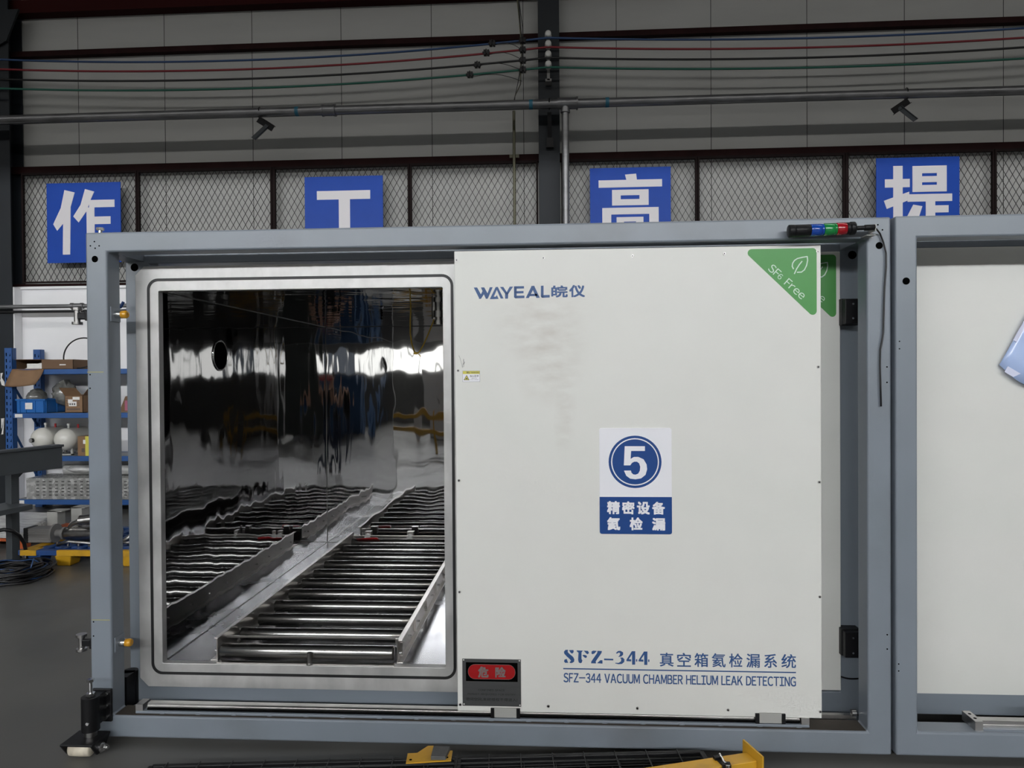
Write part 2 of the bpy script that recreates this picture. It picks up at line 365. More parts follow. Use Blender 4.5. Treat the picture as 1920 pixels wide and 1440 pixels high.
for ly,lz,lx0,lx1,mm,lb in ((.7,7.1,-13,14,'lamp','long linear lamp row hung high above the machine, nearest the back wall'),
                            (-9.5,7.4,-12,14,'lamp_fill','dimmer linear lamp row across the hall, added to brighten the mirrored cabinets')):  # dim row is added to brighten the hall mirrored in the chamber
    t = thing('ceiling_light', lb, 'lamp', (0,ly,lz))
    MB().box((lx0,ly-.1,lz+.02),(lx1,ly+.1,lz+.1)).build('lamp_housing', M['motor'], t)
    MB().box((lx0+.1,ly-.07,lz-.05),(lx1-.1,ly+.07,lz+.02)).build('lamp_diffuser', M[mm], t)
    for x in (-9,0,10): MB().cyl((x,ly,lz+.1),(x,ly,8.7 if ly > 0 else 9.55),.008,6).build('suspension_rod', M['motor'], t)
# unseen girder across the hall, added to keep window light off the upper back wall
mb = MB().box((-23,-1.25,5.3),(19.5,-.75,5.35)).box((-23,-1.2,5.35),(19.5,-.8,6.9)).box((-23,-1.25,6.9),(19.5,-.75,6.95))
struct(mb.build('trim_7', M['column']))
# steel members of the back wall
def trim(n, a, b, m_='girt', bev=0): return struct(MB().box(a,b).build('trim_%d'%n, M[m_], bevel=bev))
trim(1, (-24,WY-.09,4.395),(20,WY-.0016,4.485)); trim(2, (-24,WY-.09,5.935),(20,WY-.0016,6.005))
trim(3, (-24,WY-.16,6.47),(20,WY-.002,6.64),'eave'); trim(4,(-24,WY-.09,2.885),(20,WY-.0016,2.935))
for nm,x0,x1 in (('left',-7.33,-7.035),('centre',-.165,.098)):
    mb = MB().box((x0,5.74,0),(x1,5.76,6.9)).box(((x0+x1)/2-.006,5.76,0),((x0+x1)/2+.006,5.985,6.9)).box((x0,5.985-.012,0),(x1,5.985,6.9))
    struct(mb.build('steel_column', M['column'], bevel=.002))
struct(MB().box((-7.6,5.76,0),(-7.02,5.9,2.88)).build('trim_5', M['masonry'], bevel=.01))
# knee at the top of the left column
mb = MB().prism([(-7.33,6.45),(-6.86,6.45),(-7.03,6.05),(-7.33,5.9)], XZ(5.70), (0,.03,0)); struct(mb.build('trim_6', M['column']))

# ---- wire mesh guards
edges = [-6.985,-5.405,-3.605,-1.815,-.175,1.805,3.60,5.37,7.2]
names = ['wire mesh guard behind the blue sign with comb-like bars', 'wire mesh guard without a sign, next to the one behind the comb-like character',
         'wire mesh guard behind the blue sign with the plain T shape', 'wire mesh guard crossed by the slim drab conduit beside the central column',
         'wire mesh guard behind the blue sign with stacked boxes and the drop pipe', 'wire mesh guard without a sign, above the signal tower',
         'wire mesh guard behind the blue sign with the ladder-like character', 'wire mesh guard without a sign, above the closed white panel machine']
for i in range(8):
    x0,x1 = edges[i],edges[i+1]
    if i == 4: x0 = .11
    z0,z1 = 2.94,4.39; yy = 5.88
    t = thing('mesh_guard', names[i], 'wire mesh', ((x0+x1)/2,yy,z0), 'wire mesh guards along the wall')
    wl = .036 if i in (2,6) else .022
    mb = MB().box((x0+.004,yy-.02,z0),(x0+.004+wl,yy+.02,z1)).box((x1-.026,yy-.02,z0),(x1-.004,yy+.02,z1))
    mb.box((x0+.026,yy-.02,z0),(x1-.026,yy+.02,z0+.02)).box((x0+.026,yy-.02,z1-.03),(x1-.026,yy+.02,z1))
    mb.build('guard_frame', M['meshframe'], t)
    mb = MB(); px, pz = .081, .142; sl = px/pz; a,b,c,d = x0+.01,x1-.01,z0+.005,z1-.005
    for sgn in (1,-1):
        k0 = int(math.floor((a-sl*(d-c))/px))-1; k1 = int(math.ceil((b+sl*(d-c))/px))+1
        for k in range(k0,k1+1):
            # x = k*px + sgn*sl*(z-c)
            zs = []
            for xe in (a,b): zs.append(c+(xe-k*px)/(sgn*sl))
            lo = max(c,min(zs)); hi = min(d,max(zs))
            if hi-lo < .01: continue
            p0 = (k*px+sgn*sl*(lo-c), yy-.001*sgn, lo); p1 = (k*px+sgn*sl*(hi-c), yy-.001*sgn, hi)
            mb.cyl(p0,p1,.0034,4,caps=False)
    mb.build('wire_lattice', M['mesh'], t)

# ---- blue character signs
SY = 5.80
def sign(px, polys, label, tilt=0):
    (l,t_,r), S = px, 3.0
    tl, tr = at(l,t_[0],SY), at(r,t_[1],SY); x0,x1,z1 = tl.x,tr.x,(tl.z+tr.z)/2; W = x1-x0; H = W*1.04
    t = thing('wall_sign', label, 'sign', ((x0+x1)/2,SY,z1-H), 'blue character signs on the wall')
    MB().box((x0,SY,z1-H),(x1,SY+.012,z1)).build('board', M['signblue'], t)
    mb = MB(); x_l, y_t, wpx = polys[0]
    for i_,pl in enumerate(polys[1]):
        if len(pl) == 4 and not isinstance(pl[0],tuple): a,b,c,d = pl; pl = [(a,b),(c,b),(c,d),(a,d)]
        mb.prism(pl, lambda u,v: (x0+(u-x_l)/wpx*W, SY-.003-.0003*i_, z1-(v-y_t)/wpx*W), (0,.0028,0))
    mb.build('character', M['signwhite'], t, label='white character painted large')
zuo = [[(362,1068),(420,1082),(396,1160),(390,1418),(348,1418),(352,1250),(318,1288),(296,1252),(340,1165)],
       [(478,1065),(530,1080),(508,1125),(485,1185),(440,1245),(410,1212),(452,1150)], (500,1125,643,1165),(485,1165,530,1418),(530,1215,620,1256),(530,1310,628,1352)]
gong = [(594,357,694,373),(635,373,656,448),(586,448,706,464)]
gao = [[(1597,982),(1660,978),(1664,1012),(1605,1014)],(1447,1012,1806,1054),(1523,1068,1730,1100),(1523,1122,1730,1157),(1523,1100,1572,1122),(1678,1100,1730,1122),
       (1467,1170,1786,1208),(1467,1208,1518,1385),(1733,1208,1786,1385),(1548,1224,1700,1250),(1548,1250,1590,1330),(1658,1250,1700,1330),(1548,1300,1700,1330)]
ti = [(1185,932,1238,1330),(1138,1008,1278,1056),[(1132,1132),(1275,1082),(1275,1130),(1148,1180)],(1293,935,1485,978),(1293,978,1347,1085),(1430,978,1485,1085),(1347,995,1430,1030),(1347,1046,1430,1085),
      (1265,1098,1515,1141),(1367,1141,1420,1320),(1420,1165,1495,1206),[(1297,1158),(1348,1168),(1330,1225),(1285,1275),(1255,1240)],(1345,1290,1510,1330)]
sign((87,(343.5,341.5),225.5), ((260,1030,416), zuo), 'blue wall sign whose white character has a leaning stroke and comb-like bars')
sign((571,(331.5,329.5),717.5), ((571,330.5,146.5), gong), 'blue wall sign showing a plain white T shape above the machine frame')
sign((1106,(316.5,311.5),1257.5), ((1398,942,457), gao), 'blue wall sign whose white character stacks boxes under a bar, beside the drop pipe')
sign((1643,(297,292.5),1799), ((1090,884,467), ti), 'blue wall sign with a white ladder-like character, above the gap between the machines')

# ---- fire main
PZ, PY, PR = 4.952, 5.50, .057
t = thing('water_pipe', 'thick galvanised pipe running the full width of the wall with a drop beside the column', 'pipe', (.163,PY,0))
MB().cyl((-9,PY,PZ),(.10,PY,PZ),PR,20).cyl((.30,PY,PZ-.003),(8,PY,PZ-.003),.054,20).build('pipe_run', M['galv'], t)
mb = MB().cyl((.07,PY,PZ),(.31,PY,PZ),.068,20).cyl((.295,PY,PZ),(.315,PY,PZ),.078,20).cyl((.163,PY,PZ),(.163,PY,PZ-.10),.052,16).cyl((.163,PY,PZ-.085),(.163,PY,PZ-.11),.058,16)
mb.build('tee_fitting', M['galv'], t)
MB().cyl((.163,PY,PZ-.1),(.163,PY,.02),.043,16).build('drop_pipe', M['galv'], t)
MB().cyl((-2.81,PY,PZ),(-2.66,PY,PZ),.066,20).cyl((-2.82,PY,PZ),(-2.80,PY,PZ),.072,20).cyl((-2.67,PY,PZ),(-2.65,PY,PZ),.074,20).build('coupling', M['galv'], t)
for x in (-3.13,-.25,.665): MB().cyl((x-.022,PY,PZ),(x+.022,PY,PZ),PR+.001,20).build('colour_band', M['tape'], t, label='blue band round the pipe')
def bracket(x, s, label):
    t = thing('pipe_bracket', label, 'bracket', (x,PY,PZ), 'brackets of the thick pipe')
    a = Vector((x-.09*s,PY-.02,PZ-.09)); b = Vector((x+.13*s,PY-.10,PZ-.24))
    d = (b-a).normalized(); wv = d.cross(Vector((0,1,0))).normalized()
    mb = MB().obox(a,b,wv*.075,Vector((0,.008,0))).obox(a+wv*.0375,b+wv*.0375,wv*.006,Vector((0,.06,0)))
    mb.build('angle_arm', M['black'], t)
    c = a.lerp(b,.62); e = c+Vector((-.13*s,-.12,-.20)); d2 = (e-c).normalized(); w2 = d2.cross(Vector((0,1,0))).normalized()
    MB().obox(c,e,w2*.05,Vector((0,.008,0))).obox(c+w2*.025,e+w2*.025,w2*.006,Vector((0,.04,0))).build('strut', M['darkgrey'], t)
    mb = MB(); mb.tube([(x-.085*s+.02*s*k/12, PY+(PR+.006)*math.cos(R(-110+k*24)), PZ+(PR+.006)*math.sin(R(-110+k*24))) for k in range(13)],.006,6)
    mb.build('u_bolt', M['black'], t)
bracket(-3.53,1,'black angle bracket hanging from the pipe left of the coupling'); bracket(4.08,-1,'black angle bracket hanging from the pipe above the rightmost sign')
t = thing('pipe_bracket', 'dark bracket holding the pipe on the face of the central column', 'bracket', (-.03,5.6,PZ), 'brackets of the thick pipe')
MB().obox((-.03,5.60,PZ-.06),(-.025,5.72,PZ-.38),(.05,0,0),(0,.012,.004)).box((-.07,5.69,PZ-.46),(.02,5.74,PZ-.34)).build('strut', M['black'], t)
MB().tube([(-.03, PY+(PR+.006)*math.cos(R(-110+k*24)), PZ+(PR+.006)*math.sin(R(-110+k*24))) for k in range(13)],.008,6).build('u_bolt', M['black'], t)

# ---- four supply cables on porcelain insulators
CY = 5.55
t = thing('insulator_rack', 'vertical rack of four white porcelain insulators on the central column', 'insulators', (-.038,5.6,5.3))
MB().box((-.055,5.6,5.28),(-.02,5.615,5.86)).box((-.075,5.6,5.27),(0,5.74,5.30)).box((-.055,5.6,5.84),(-.02,5.74,5.86)).build('strap', M['motor'], t)
for k,z in enumerate((5.808,5.69,5.565,5.445)):
    MB().lathe((-.038,5.50,z),(0,1,0),[(0,.0),(0,.02),(.004,.036),(.03,.04),(.045,.028),(.06,.028),(.075,.042),(.1,.04),(.1,.0)],20).build('insulator', M['porcelain'], t)
def sag(x0,z0,x1,z1,zm,n=24):
    o = []
    for k in range(n+1):
        u = k/n; zl = z0+(z1-z0)*u; s = zm-(z0+z1)/2; o.append((x0+(x1-x0)*u, CY-.022, zl+s*4*u*(1-u)))
    return o
for cn,mk,z0,zm,zc,zr,lb,cx in (('blue','cblue',5.745,5.615,5.762,5.68,'topmost of the four wall cables, blue',923),
                             ('red','cred',5.62,5.503,5.650,5.57,'red cable, second from the top of the four wall cables',912),
                             ('black','cblack',5.49,5.385,5.522,5.462,'black cable, third from the top of the four wall cables',895),
                             ('green','cgreen',5.375,5.266,5.408,5.325,'lowest of the four wall cables, green',881)):
    t = thing('power_cable', lb, 'cable', (-.04,CY,zc), 'four coloured wall cables')
    pts = sag(-7.6,z0+.03,-.045,zc,zm)+sag(-.03,zc,6.6,zr+.05,zm+.035)[1:]
    MB().tube(pts,.0125,6).build('conductor', M[mk], t)
    for px in (cx,980):
        p = at(px,120,CY); q = min(pts,key=lambda a:abs(a[0]-p.x)); z = q[2]
        mb = MB()
        for dx in (-.03,.012): mb.box((p.x+dx,CY-.05,z-.03),(p.x+dx+.026,CY+.01,z+.03))
        mb.box((p.x-.045,CY-.04,z-.012),(p.x+.045,CY,z+.012)).cyl((p.x,CY-.03,z-.045),(p.x,CY-.03,z+.045),.008,6)
        mb.build('tap_clamp', M['black'], t, label='black tap clamp', bevel=.002)
CX = -.475
t = thing('tap_wires', 'bunch of thin wires running down beside the column into a conduit', 'wires', (CX,CY,5.0))
for k in range(5):
    j = lambda: random.uniform(-.02,.02)
    pts = [(CX+.10+j(),CY+j(),6.9),(CX+.07+j()*1.5,CY+.02,6.3),(CX+.11+j(),CY-.01,5.9),(CX+.13+j(),CY-.01,5.65),(CX+.11+j(),CY,5.4),(CX+.08+j(),CY,5.22),(CX+.03,CY,5.08),(CX+.003*k,CY+.03,4.98)]
    c = []
    for i in range(len(pts)-1):
        for u in range(5): c.append(Vector(pts[i]).lerp(Vector(pts[i+1]),u/5))
    MB().tube(c,.005,5).build('wire', M['wire' if k%2 else 'cblack'], t)
for px,py,z in ((912,105,5.62),(895,125,5.49),(923,87,5.74),(881,146,5.36)):
    p = at(px,py,CY-.03); q = Vector((CX+.12,CY-.03,z-.12))
    MB().tube([p.lerp(q,k/8)+Vector((0,-.01,.06*math.sin(math.pi*k/8))) for k in range(9)],.004,5).build('wire', M['cblack'], t)
mb = MB().cyl((CX,CY+.27,0.5),(CX,CY+.27,5.0),.018,10)
for z in (4.44,3.5): mb.box((CX-.06,CY+.28,z-.02),(CX+.06,CY+.295,z+.02))
tag(mb.build('conduit', M['wire']), 'slim drab vertical conduit down the wall left of the central column', 'conduit')
# low pipes at the left
t = thing('air_pipe', 'slim grey pipe along the white wall at left with a union fitting', 'pipe', (-6.2,5.66,2.6))
MB().cyl((-9,5.66,2.612),(-4.6,5.66,2.606),.026,12).build('pipe_run', M['galv'], t)
MB().cyl((-6.16,5.66,2.61),(-6.03,5.66,2.61),.034,12).cyl((-6.18,5.66,2.61),(-6.14,5.66,2.61),.04,6).cyl((-6.05,5.66,2.61),(-6.01,5.66,2.61),.04,6).build('union', M['galv'], t)
tag(MB().cyl((-9,5.72,2.552),(-4.6,5.72,2.548),.018,10).build('hose', M['cblack']), 'black hose running just under the slim grey wall pipe', 'hose')

# ================================================================ the vacuum chamber machine
MX = Vector((-.34,.05,.025))
mach = thing('leak_test_machine', 'large blue-grey framed vacuum chamber machine with open mirror-steel chamber and white sliding door', 'machine', MX)
def holes(parent, pts, Y, r, name='bolt_hole'):
    for px,py in pts:
        h = MB().cyl(at(px,py,Y), at(px,py,Y)+Vector((0,-.0008,0)), r, 16).build(name, M['hole'], parent)
        if r > .01: h['label'] = 'round dark hole'
ff = MB().ring((-2.125,1.440,.025,2.333),(-2.024,1.340,.127,2.242),0,.10).build('front_frame', M['frame'], mach, bevel=.009, segs=3)
holes(ff,[(177.9,485.8),(1648.5,460.5)],-.0005,.0150)
holes(ff,[(177,453),(169.5,461),(186,461),(178.5,465.5),(169,702.5),(169,728),(175.5,1166),(175.5,1192.5),(1646,421.5),(1654.5,431),(1663,688),(1663,717),(1663.5,1190),(1663.5,1217)],-.0005,.0034,'screw_hole')
for l,r,y in ((163,194,697),(172,206,1162)):
    p,q = at(l,y,-.001),at(r,y+.6,-.001); MB().box((p.x,-.001,q.z-.0012),(q.x,-.0002,q.z+.0012)).build('chalk_line', M['pen'], ff, label='faint yellow marking line')
mb = MB(); b0 = at(188,436,.05); hexbolt(mb,(b0.x,.05,2.333),(0,0,1),.016,.004); mb.cyl((b0.x,.05,2.333),(b0.x,.05,2.352),.009,12); hexbolt(mb,(b0.x,.05,2.352),(0,0,1),.017,.012)
mb.build('lifting_bolt', M['chrome'], ff, label='zinc bolt standing on the top left corner')
rf = MB().ring((-2.118,1.438,.062,2.325),(-2.0,1.335,.17,2.235),.29,.39).build('rear_frame', M['frame_clean'], mach, bevel=.006)
holes(rf,[(252.2,501.4),(1598,478)],.2895,.0195)
for x in (-2.118,1.34):
    for a,b in ((2.245,2.33),(.028,.058)): MB().box((x,.10,a),(x+.098,.29,b)).build('frame_spacer', M['frame_clean'], mach)
MB().box((-.46,.29,.17),(-.36,.39,2.235)).build('middle_post', M['frame_clean'], mach)
mb = MB().box((-2.112,.11,.065),(-2.045,.125,.275)).cyl((-2.06,.2,.09),(-2.06,.2,.25),.034,16).box((-2.10,.12,.10),(-2.03,.2,.25)); mb.build('rear_caster', M['black'], mach, label='black caster bracket behind the left post')
MB().box((-2.015,.004,.1272),(1.334,.098,.1285)).build('grime_film', M['grime'], ff, label='brown grime on top of the lower beam')
MB().box((-.40,.39,.19),(1.33,2.75,2.22)).build('rear_shade_box', M['frame_clean'], mach)  # unseen body, added to block lamp light behind the panel
NEAR = True
# flange with seal
def cham(x0,x1,z0,z1,c): return [(x0+c,z0),(x1-c,z0),(x1,z0+c),(x1,z1-c),(x1-c,z1),(x0+c,z1),(x0,z1-c),(x0,z0+c)]
fl = MB().tri_ring(cham(-2.043,-.412,.150,2.215,.042), cham(-1.927,-.526,.267,2.094,.004), .25,.29).build('chamber_flange', M['flange'], mach, bevel=.002)
MB().tri_ring(rrect(-1.983,-.474,.212,2.155,.055,8), rrect(-1.970,-.487,.225,2.142,.043,8), .2475,.251).build('door_seal', M['seal'], fl)
# chamber shell
CX0,CX1,CZ0,CZ1,CY0,CY1 = -1.927,-.526,.267,2.094,.29,2.80
MB().box((CX0-.012,CY0,CZ0-.012),(CX0,CY1+.012,CZ1+.012)).build('chamber_left_wall', M['mirror'], mach)
MB().box((CX1,CY0,CZ0-.012),(CX1+.012,CY1+.012,CZ1+.012)).build('chamber_right_wall', M['mirror'], mach)
MB().box((CX0,CY1,CZ0),(CX1,CY1+.012,CZ1)).build('chamber_back_wall', M['mirror'], mach)
MB().box((CX0,CY0,CZ1),(CX1,CY1+.012,CZ1+.012)).build('chamber_ceiling', M['mirror'], mach)
cf = MB().box((CX0,CY0,CZ0-.012),(CX1,CY1+.012,CZ0)).build('chamber_floor', M['floorsteel'], mach)
mb = MB()
def bead(p,q):
    p,q = Vector(p),Vector(q); n = int((q-p).length/.008); mb.tube([p.lerp(q,k/n) for k in range(n+1)],.0042,5)
bead((CX0,CY0,CZ0),(CX0,CY1,CZ0)); bead((CX0,CY1,CZ0),(CX0,CY1,CZ1)); bead((CX0,CY1,CZ0),(CX1,CY1,CZ0)); bead((CX0,CY0,CZ1),(CX0,CY1,CZ1)); bead((CX0,CY1,CZ1),(CX1,CY1,CZ1))
mb.build('weld_seam', M['weld'], mach)
MB().cyl((CX0+.0005,.884,1.797),(CX0+.0025,.884,1.797),.082,28).m(1).lathe((CX0+.002,.884,1.797),(1,0,0),[(0,.079),(.003,.082),(.003,.090),(-.002,.090)],28).build('port_opening', [M['hole'],M['mirror']], mach, label='round port in the left chamber wall')
for y,z in ((.72,.42),(1.05,.42)):
    MB().cyl((CX1-.05,y,z),(CX1-.046,y,z),.055,24).cyl((CX1-.05,y,z),(CX1,y,z),.012,10).build('side_disc', M['black'], mach)
mb = MB().cyl((-.70,1.2,2.094),(-.70,1.2,1.985),.020,12).cyl((-.70,1.2,2.07),(-.70,1.2,2.03),.036,6).cyl((-.70,1.2,2.01),(-.70,1.2,1.985),.030,12).cyl((-.73,1.22,2.094),(-.73,1.22,2.02),.016,10)
mb.build('ceiling_fitting', M['stainless'], mach)
NEAR = False
# closed inner panel on the right with the same green sticker
pn = MB().box((-.405,.262,.187),(1.331,.289,2.233)).build('fixed_panel', M['white'], mach, bevel=.003)
# sliding rail and carriages
rl = MB().box((-1.928,.02,.127),(1.102,.082,.139)).build('rail_base', M['frame_clean'], mach, bevel=.002)
wb = MB().sphere((-1.80,.018,.131),.014,10,6,(1,.25,.3)).build('weld_blob', M['frame_clean'], rl)
for k in range(1,18): clone(wb,rl,(.168*k,0,0))
mb = MB().box((-1.88,.036,.139),(1.065,.070,.146)).box((-1.88,.040,.146),(1.065,.066,.152)).box((-1.88,.034,.152),(1.065,.072,.158)).box((-1.88,.038,.158),(1.065,.068,.168))
mb.build('slide_rail', M['alu'], mach, label='bright steel slide rail')
MB().box((-1.88,.0330,.139),(1.065,.0355,.1455)).build('rail_groove_shade', M['hole'], rl); MB().box((-1.88,.0375,.1462),(1.065,.0395,.1520)).build('rail_groove_shade', M['hole'], rl)  # black strips stand in for the shade in the rail grooves
for x in (-1.928,1.068): MB().box((x,.022,.139),(x+.034,.082,.168)).build('rail_end_block', M['alu'], mach)
for px0,px1 in ((920,975),(1417,1473)):
    a,b = at(px0,1342,.02).x, at(px1,1342,.02).x
    c = MB().box((a+.016,.022,.143),(b-.016,.084,.186)).build('carriage', M['beige'], mach)
    for u in (a,b-.016): MB().box((u,.020,.141),(u+.016,.086,.184)).build('wiper', M['black'], c)
MB().box((.9,.104,.128),(1.335,.128,.146)).cyl((1.315,.11,.155),(1.335,.11,.155),.016,6).build('guide_bar', M['stainless'], mach)
# bumpers on the left post, stop blocks on the right
for z in (1.963,.441):
    b = MB().box((-2.024,.018,z-.034),(-2.018,.090,z+.034)).build('bumper_plate', M['frame_clean'], mach, bevel=.002)
    MB().cyl((-2.018,.055,z),(-1.990,.055,z),.0185,20).build('bumper_sleeve', M['chrome'], b)
    MB().lathe((-1.990,.055,z),(1,0,0),[(0,0),(0,.0185),(.020,.0185),(.027,.015),(.028,.007),(.025,.005),(.025,0)],20).build('bumper_tip', M['amber'], b, label='amber rubber bumper tip')
for t_,b_ in ((560,607),(1186,1234)):
    p,q = at(1585,t_,.2),at(1611,b_,.2)
    s = MB().box((p.x,.2,q.z),(q.x+.02,.29,p.z)).box((p.x-.004,.235,q.z-.004),(q.x+.02,.29,p.z+.004)).build('stop_block', M['black'], mach, bevel=.003)
    for py in (t_+10,b_-10): c = at(1599,py,.199); MB().cyl(c,c+Vector((0,-.006,0)),.005,8).build('stop_screw', M['chrome'], s)
mb = MB(); mb.tube([at(1570+5*k,1266+3.2*math.sin(k/2.6)+k*.75,.27) for k in range(9)],.004,6); mb.build('sensor_lead', M['black'], mach)
# clamp cylinders sticking out behind the left post
for z,dz in ((1.966,0),(.405,.03)):
    c = MB().box((-2.215,.12,z-.024),(-2.10,.165,z+.024)).box((-2.26,.13,z-.016),(-2.20,.155,z+.016)).build('clamp_arm', M['black'], mach, bevel=.004)
    mb = MB().cyl((-2.265,.142,z-.038),(-2.265,.142,z+.038),.014,14).cyl((-2.265,.142,z+.028),(-2.265,.142,z+.040),.024,16).cyl((-2.265,.142,z-.040),(-2.265,.142,z-.028),.024,16)
    mb.cyl((-2.13,.115,z+.055),(-2.10,.115,z+.055),.012,10).cyl((-2.13,.115,z-.05),(-2.10,.115,z-.05),.012,10); mb.build('clevis_pin', M['stainless'], c)
    if dz:
        mb = MB()
        for k in range(4): mb.tube([(-2.15+.012*k*1.5+.012*math.cos(a*.6),.14,z+.05+.022*k+.012*math.sin(a*.6)) for a in range(11)],.004,5,True)
        mb.build('chain', M['stainless'], c)
MB().tube([at(225,577,.24),at(228,573,.24),at(231.5,566,.24)],.007,8).build('valve_handle', M['palblue'], mach, label='small navy handle')
# caster on the left front foot
cs = MB().box((-2.112,-.014,.103),(-2.021,-.0005,.252)).box((-2.10,-.075,.115),(-2.045,-.012,.245)).cyl((-2.075,-.078,.098),(-2.075,-.078,.248),.0375,24).build('caster', M['black'], mach, bevel=.003)
for py in (1300,1322,1344): p = at(201,py,-.014); MB().cyl(p,p+Vector((0,-.014,0)),.0085,10).build('caster_bolt', M['chrome'], cs)
p = at(164.5,1357,-.115); MB().cyl(p,p+Vector((0,-.006,0)),.007,10).build('caster_bolt', M['chrome'], cs)
mb = MB().cyl((-2.073,-.078,.248),(-2.073,-.078,.315),.0085,12); hexbolt(mb,(-2.073,-.078,.252),(0,0,1),.019,.012); hexbolt(mb,(-2.073,-.078,.315),(0,0,1),.0165,.011); mb.build('levelling_screw', M['chrome'], cs)
MB().cyl((-2.075,-.078,.072),(-2.075,-.078,.1),.026,20).build('swivel_neck', M['stainless'], cs)
mb = MB().box((-2.158,-.165,.064),(-2.012,-.035,.073))
for x in (-2.158,-2.022): mb.prism([(-.165,.066),(-.035,.066),(-.075,.018),(-.125,.012)][::-1], (lambda xx: (lambda a,b: (xx,a,b)))(x), (.010,0,0))
mb.build('fork', M['black'], cs, bevel=.002)
MB().lathe((-2.142,-.115,.0345),(1,0,0),[(0,0),(0,.026),(.006,.0325),(.05,.0340),(.094,.0325),(.10,.026),(.10,0)],28).build('wheel', M['castor_white'], cs, label='worn off-white wheel')
mb = MB().cyl((-2.012,-.105,.036),(-2.004,-.105,.036),.021,18); hexbolt(mb,(-2.004,-.105,.036),(1,0,0),.017,.014,(.009,.012)); mb.build('axle_nut', M['chrome'], cs)

# ---- the sliding door
DY = .028
door = MB().box((-.438,DY,.166),(1.1575,.046,2.2235)).build('sliding_door', M['door'], mach, bevel=.0025)
MB().box((-.42,.046,.186),(1.14,.14,2.205)).build('door_core', M['frame_clean'], door)
mb = MB()
for px,py in ((856,488),(1019,484),(1186,480),(1358,476),(1533,471.5),(859,695),(860.5,901),(861.5,1110),(863,1321),(1534,688),(1536,904),(1537,1119),(1538,1334.5),(1028,1324),(1195,1328),(1365,1331)):
    p = at(px,py,DY); MB().cyl(p,p+Vector((0,-.0025,0)),.0062,14).m(1).cyl(p+Vector((0,-.0025,0)),p+Vector((0,-.003,0)),.003,6).build('panel_screw', [M['stainless'],M['hole']], door)
# brand lettering, drawn stroke by stroke
LY = DY-.0009
def crop(ox,oy,s): return lambda u,v: at(ox+u/s, oy+v/s, LY)
c1 = crop(840,480,4.8)
mb = MB(); EX = (0,.0008,0)
# level the slight slant out so the letters stand square on the door
def stroke(a,b,wd,ca=0):
    a,b = Vector(a),Vector(b); d = (b-a).normalized(); n = Vector((-d.y,d.x))*(wd/2)
    mb.prism([a+n,b+n,b-n,a-n], c1, EX)
def pol(pts): mb.prism(pts, c1, EX)
pol([(232,284),(262,283),(300,352),(291,388),(282,384)]); pol([(276,384),(298,384),(340,318),(322,292)])
pol([(296,283),(326,282),(358,340),(350,386),(340,384)]); pol([(338,384),(358,384),(402,281),(376,281)])
pol([(376,388),(402,388),(446,290),(430,278)]); pol([(428,280),(448,278),(500,382),(474,383)]); pol([(404,366),(402,388),(455,386),(440,352),(430,366)])
pol([(468,279),(498,278),(538,338),(524,352)]); pol([(555,276),(586,275),(540,345),(518,345)]); pol([(514,330),(542,330),(540,383),(514,384)])
pol([(594,274),(618,274),(618,381),(606,381),(594,372)]); pol([(594,273),(684,271),(684,292),(594,295)]); pol([(594,317),(680,315),(680,335),(594,338)]); pol([(600,358),(688,356),(688,378),(604,381)])
pol([(700,378),(728,378),(772,290),(752,270)]); pol([(748,270),(776,268),(826,376),(796,377)]); pol([(726,342),(798,340),(806,360),(720,362)])
pol([(836,268),(860,267),(860,375),(846,376),(836,366)]); pol([(842,352),(915,350),(915,373),(846,376)])
x0,x1,z0,z1 = rect_px(1033.5,535.5,1064.5,557.5,LY); put_text(mb,'皖',x0,x1,z0,z1,LY,.030)
x0,x1,z0,z1 = rect_px(1067,534.5,1097,557,LY); put_text(mb,'仪',x0,x1,z0,z1,LY,.030)
mb.build('brand_lettering', M['blue'], door, label='blue brand lettering at the top left of the door')
mb = MB()
x0 = at(1056.5,1240,LY).x; x1 = at(1218,1240,LY).x; za,zb = at(1100,1245,LY).z, at(1100,1218.5,LY).z
sten = ([(160,143),(110,145),(78,180),(85,220),(130,270),(190,325),(222,360),(190,395),(200,408),(240,408),(282,380),(287,335),(262,285),(200,235),(160,195),(155,185)],
 [(180,150),(270,148),(275,185),(245,220),(215,205)],[(135,325),(90,340),(80,375),(105,405),(170,402),(155,385)],
 [(332,155),(458,160),(430,195),(430,330),(448,355),(435,400),(405,412),(375,395),(362,340),(370,200),(340,178)],[(475,160),(560,165),(580,205),(555,232),(530,220)],[(445,255),(480,243),(525,255),(542,280),(520,308),(495,300)],
 [(750,163),(838,168),(830,205),(715,375),(722,415),(622,413),(625,380),(745,205)],[(632,175),(665,160),(735,165),(690,215),(650,232),(630,220)],[(740,410),(810,350),(850,355),(850,420)],
 [(882,318),(1065,325),(1065,355),(882,350)],[(1120,205),(1160,168),(1210,163),(1262,195),(1262,240),(1230,275),(1165,288),(1195,250),(1205,215),(1180,197),(1135,222)],
 [(1200,300),(1255,298),(1290,335),(1285,385),(1240,425),(1170,432),(1105,415),(1105,403),(1170,405),(1220,375),(1225,330)])
four = ([(1437,172),(1505,172),(1503,440),(1442,440),(1440,235),(1375,330),(1425,335),(1425,375),(1330,370),(1328,345)],[(1520,332),(1545,332),(1545,378),(1520,378)])
for q in sten+four+tuple([(u+243,v+6) for u,v in f] for f in four): mb.prism(q, crop(1050,1205,10.667), EX)
for ch,l,r in zip('真空箱氦检漏系统',(1237,1269.5,1302,1334.5,1367,1399.5,1432.5,1465),(1263,1295.5,1328,1360.5,1392.5,1425,1457,1492.5)):
    p,q = at(l,1223.5+(l-1237)*.0125,LY), at(r,1250+(r-1263)*.0125,LY); put_text(mb,ch,p.x,q.x,q.z,p.z,LY,.012)
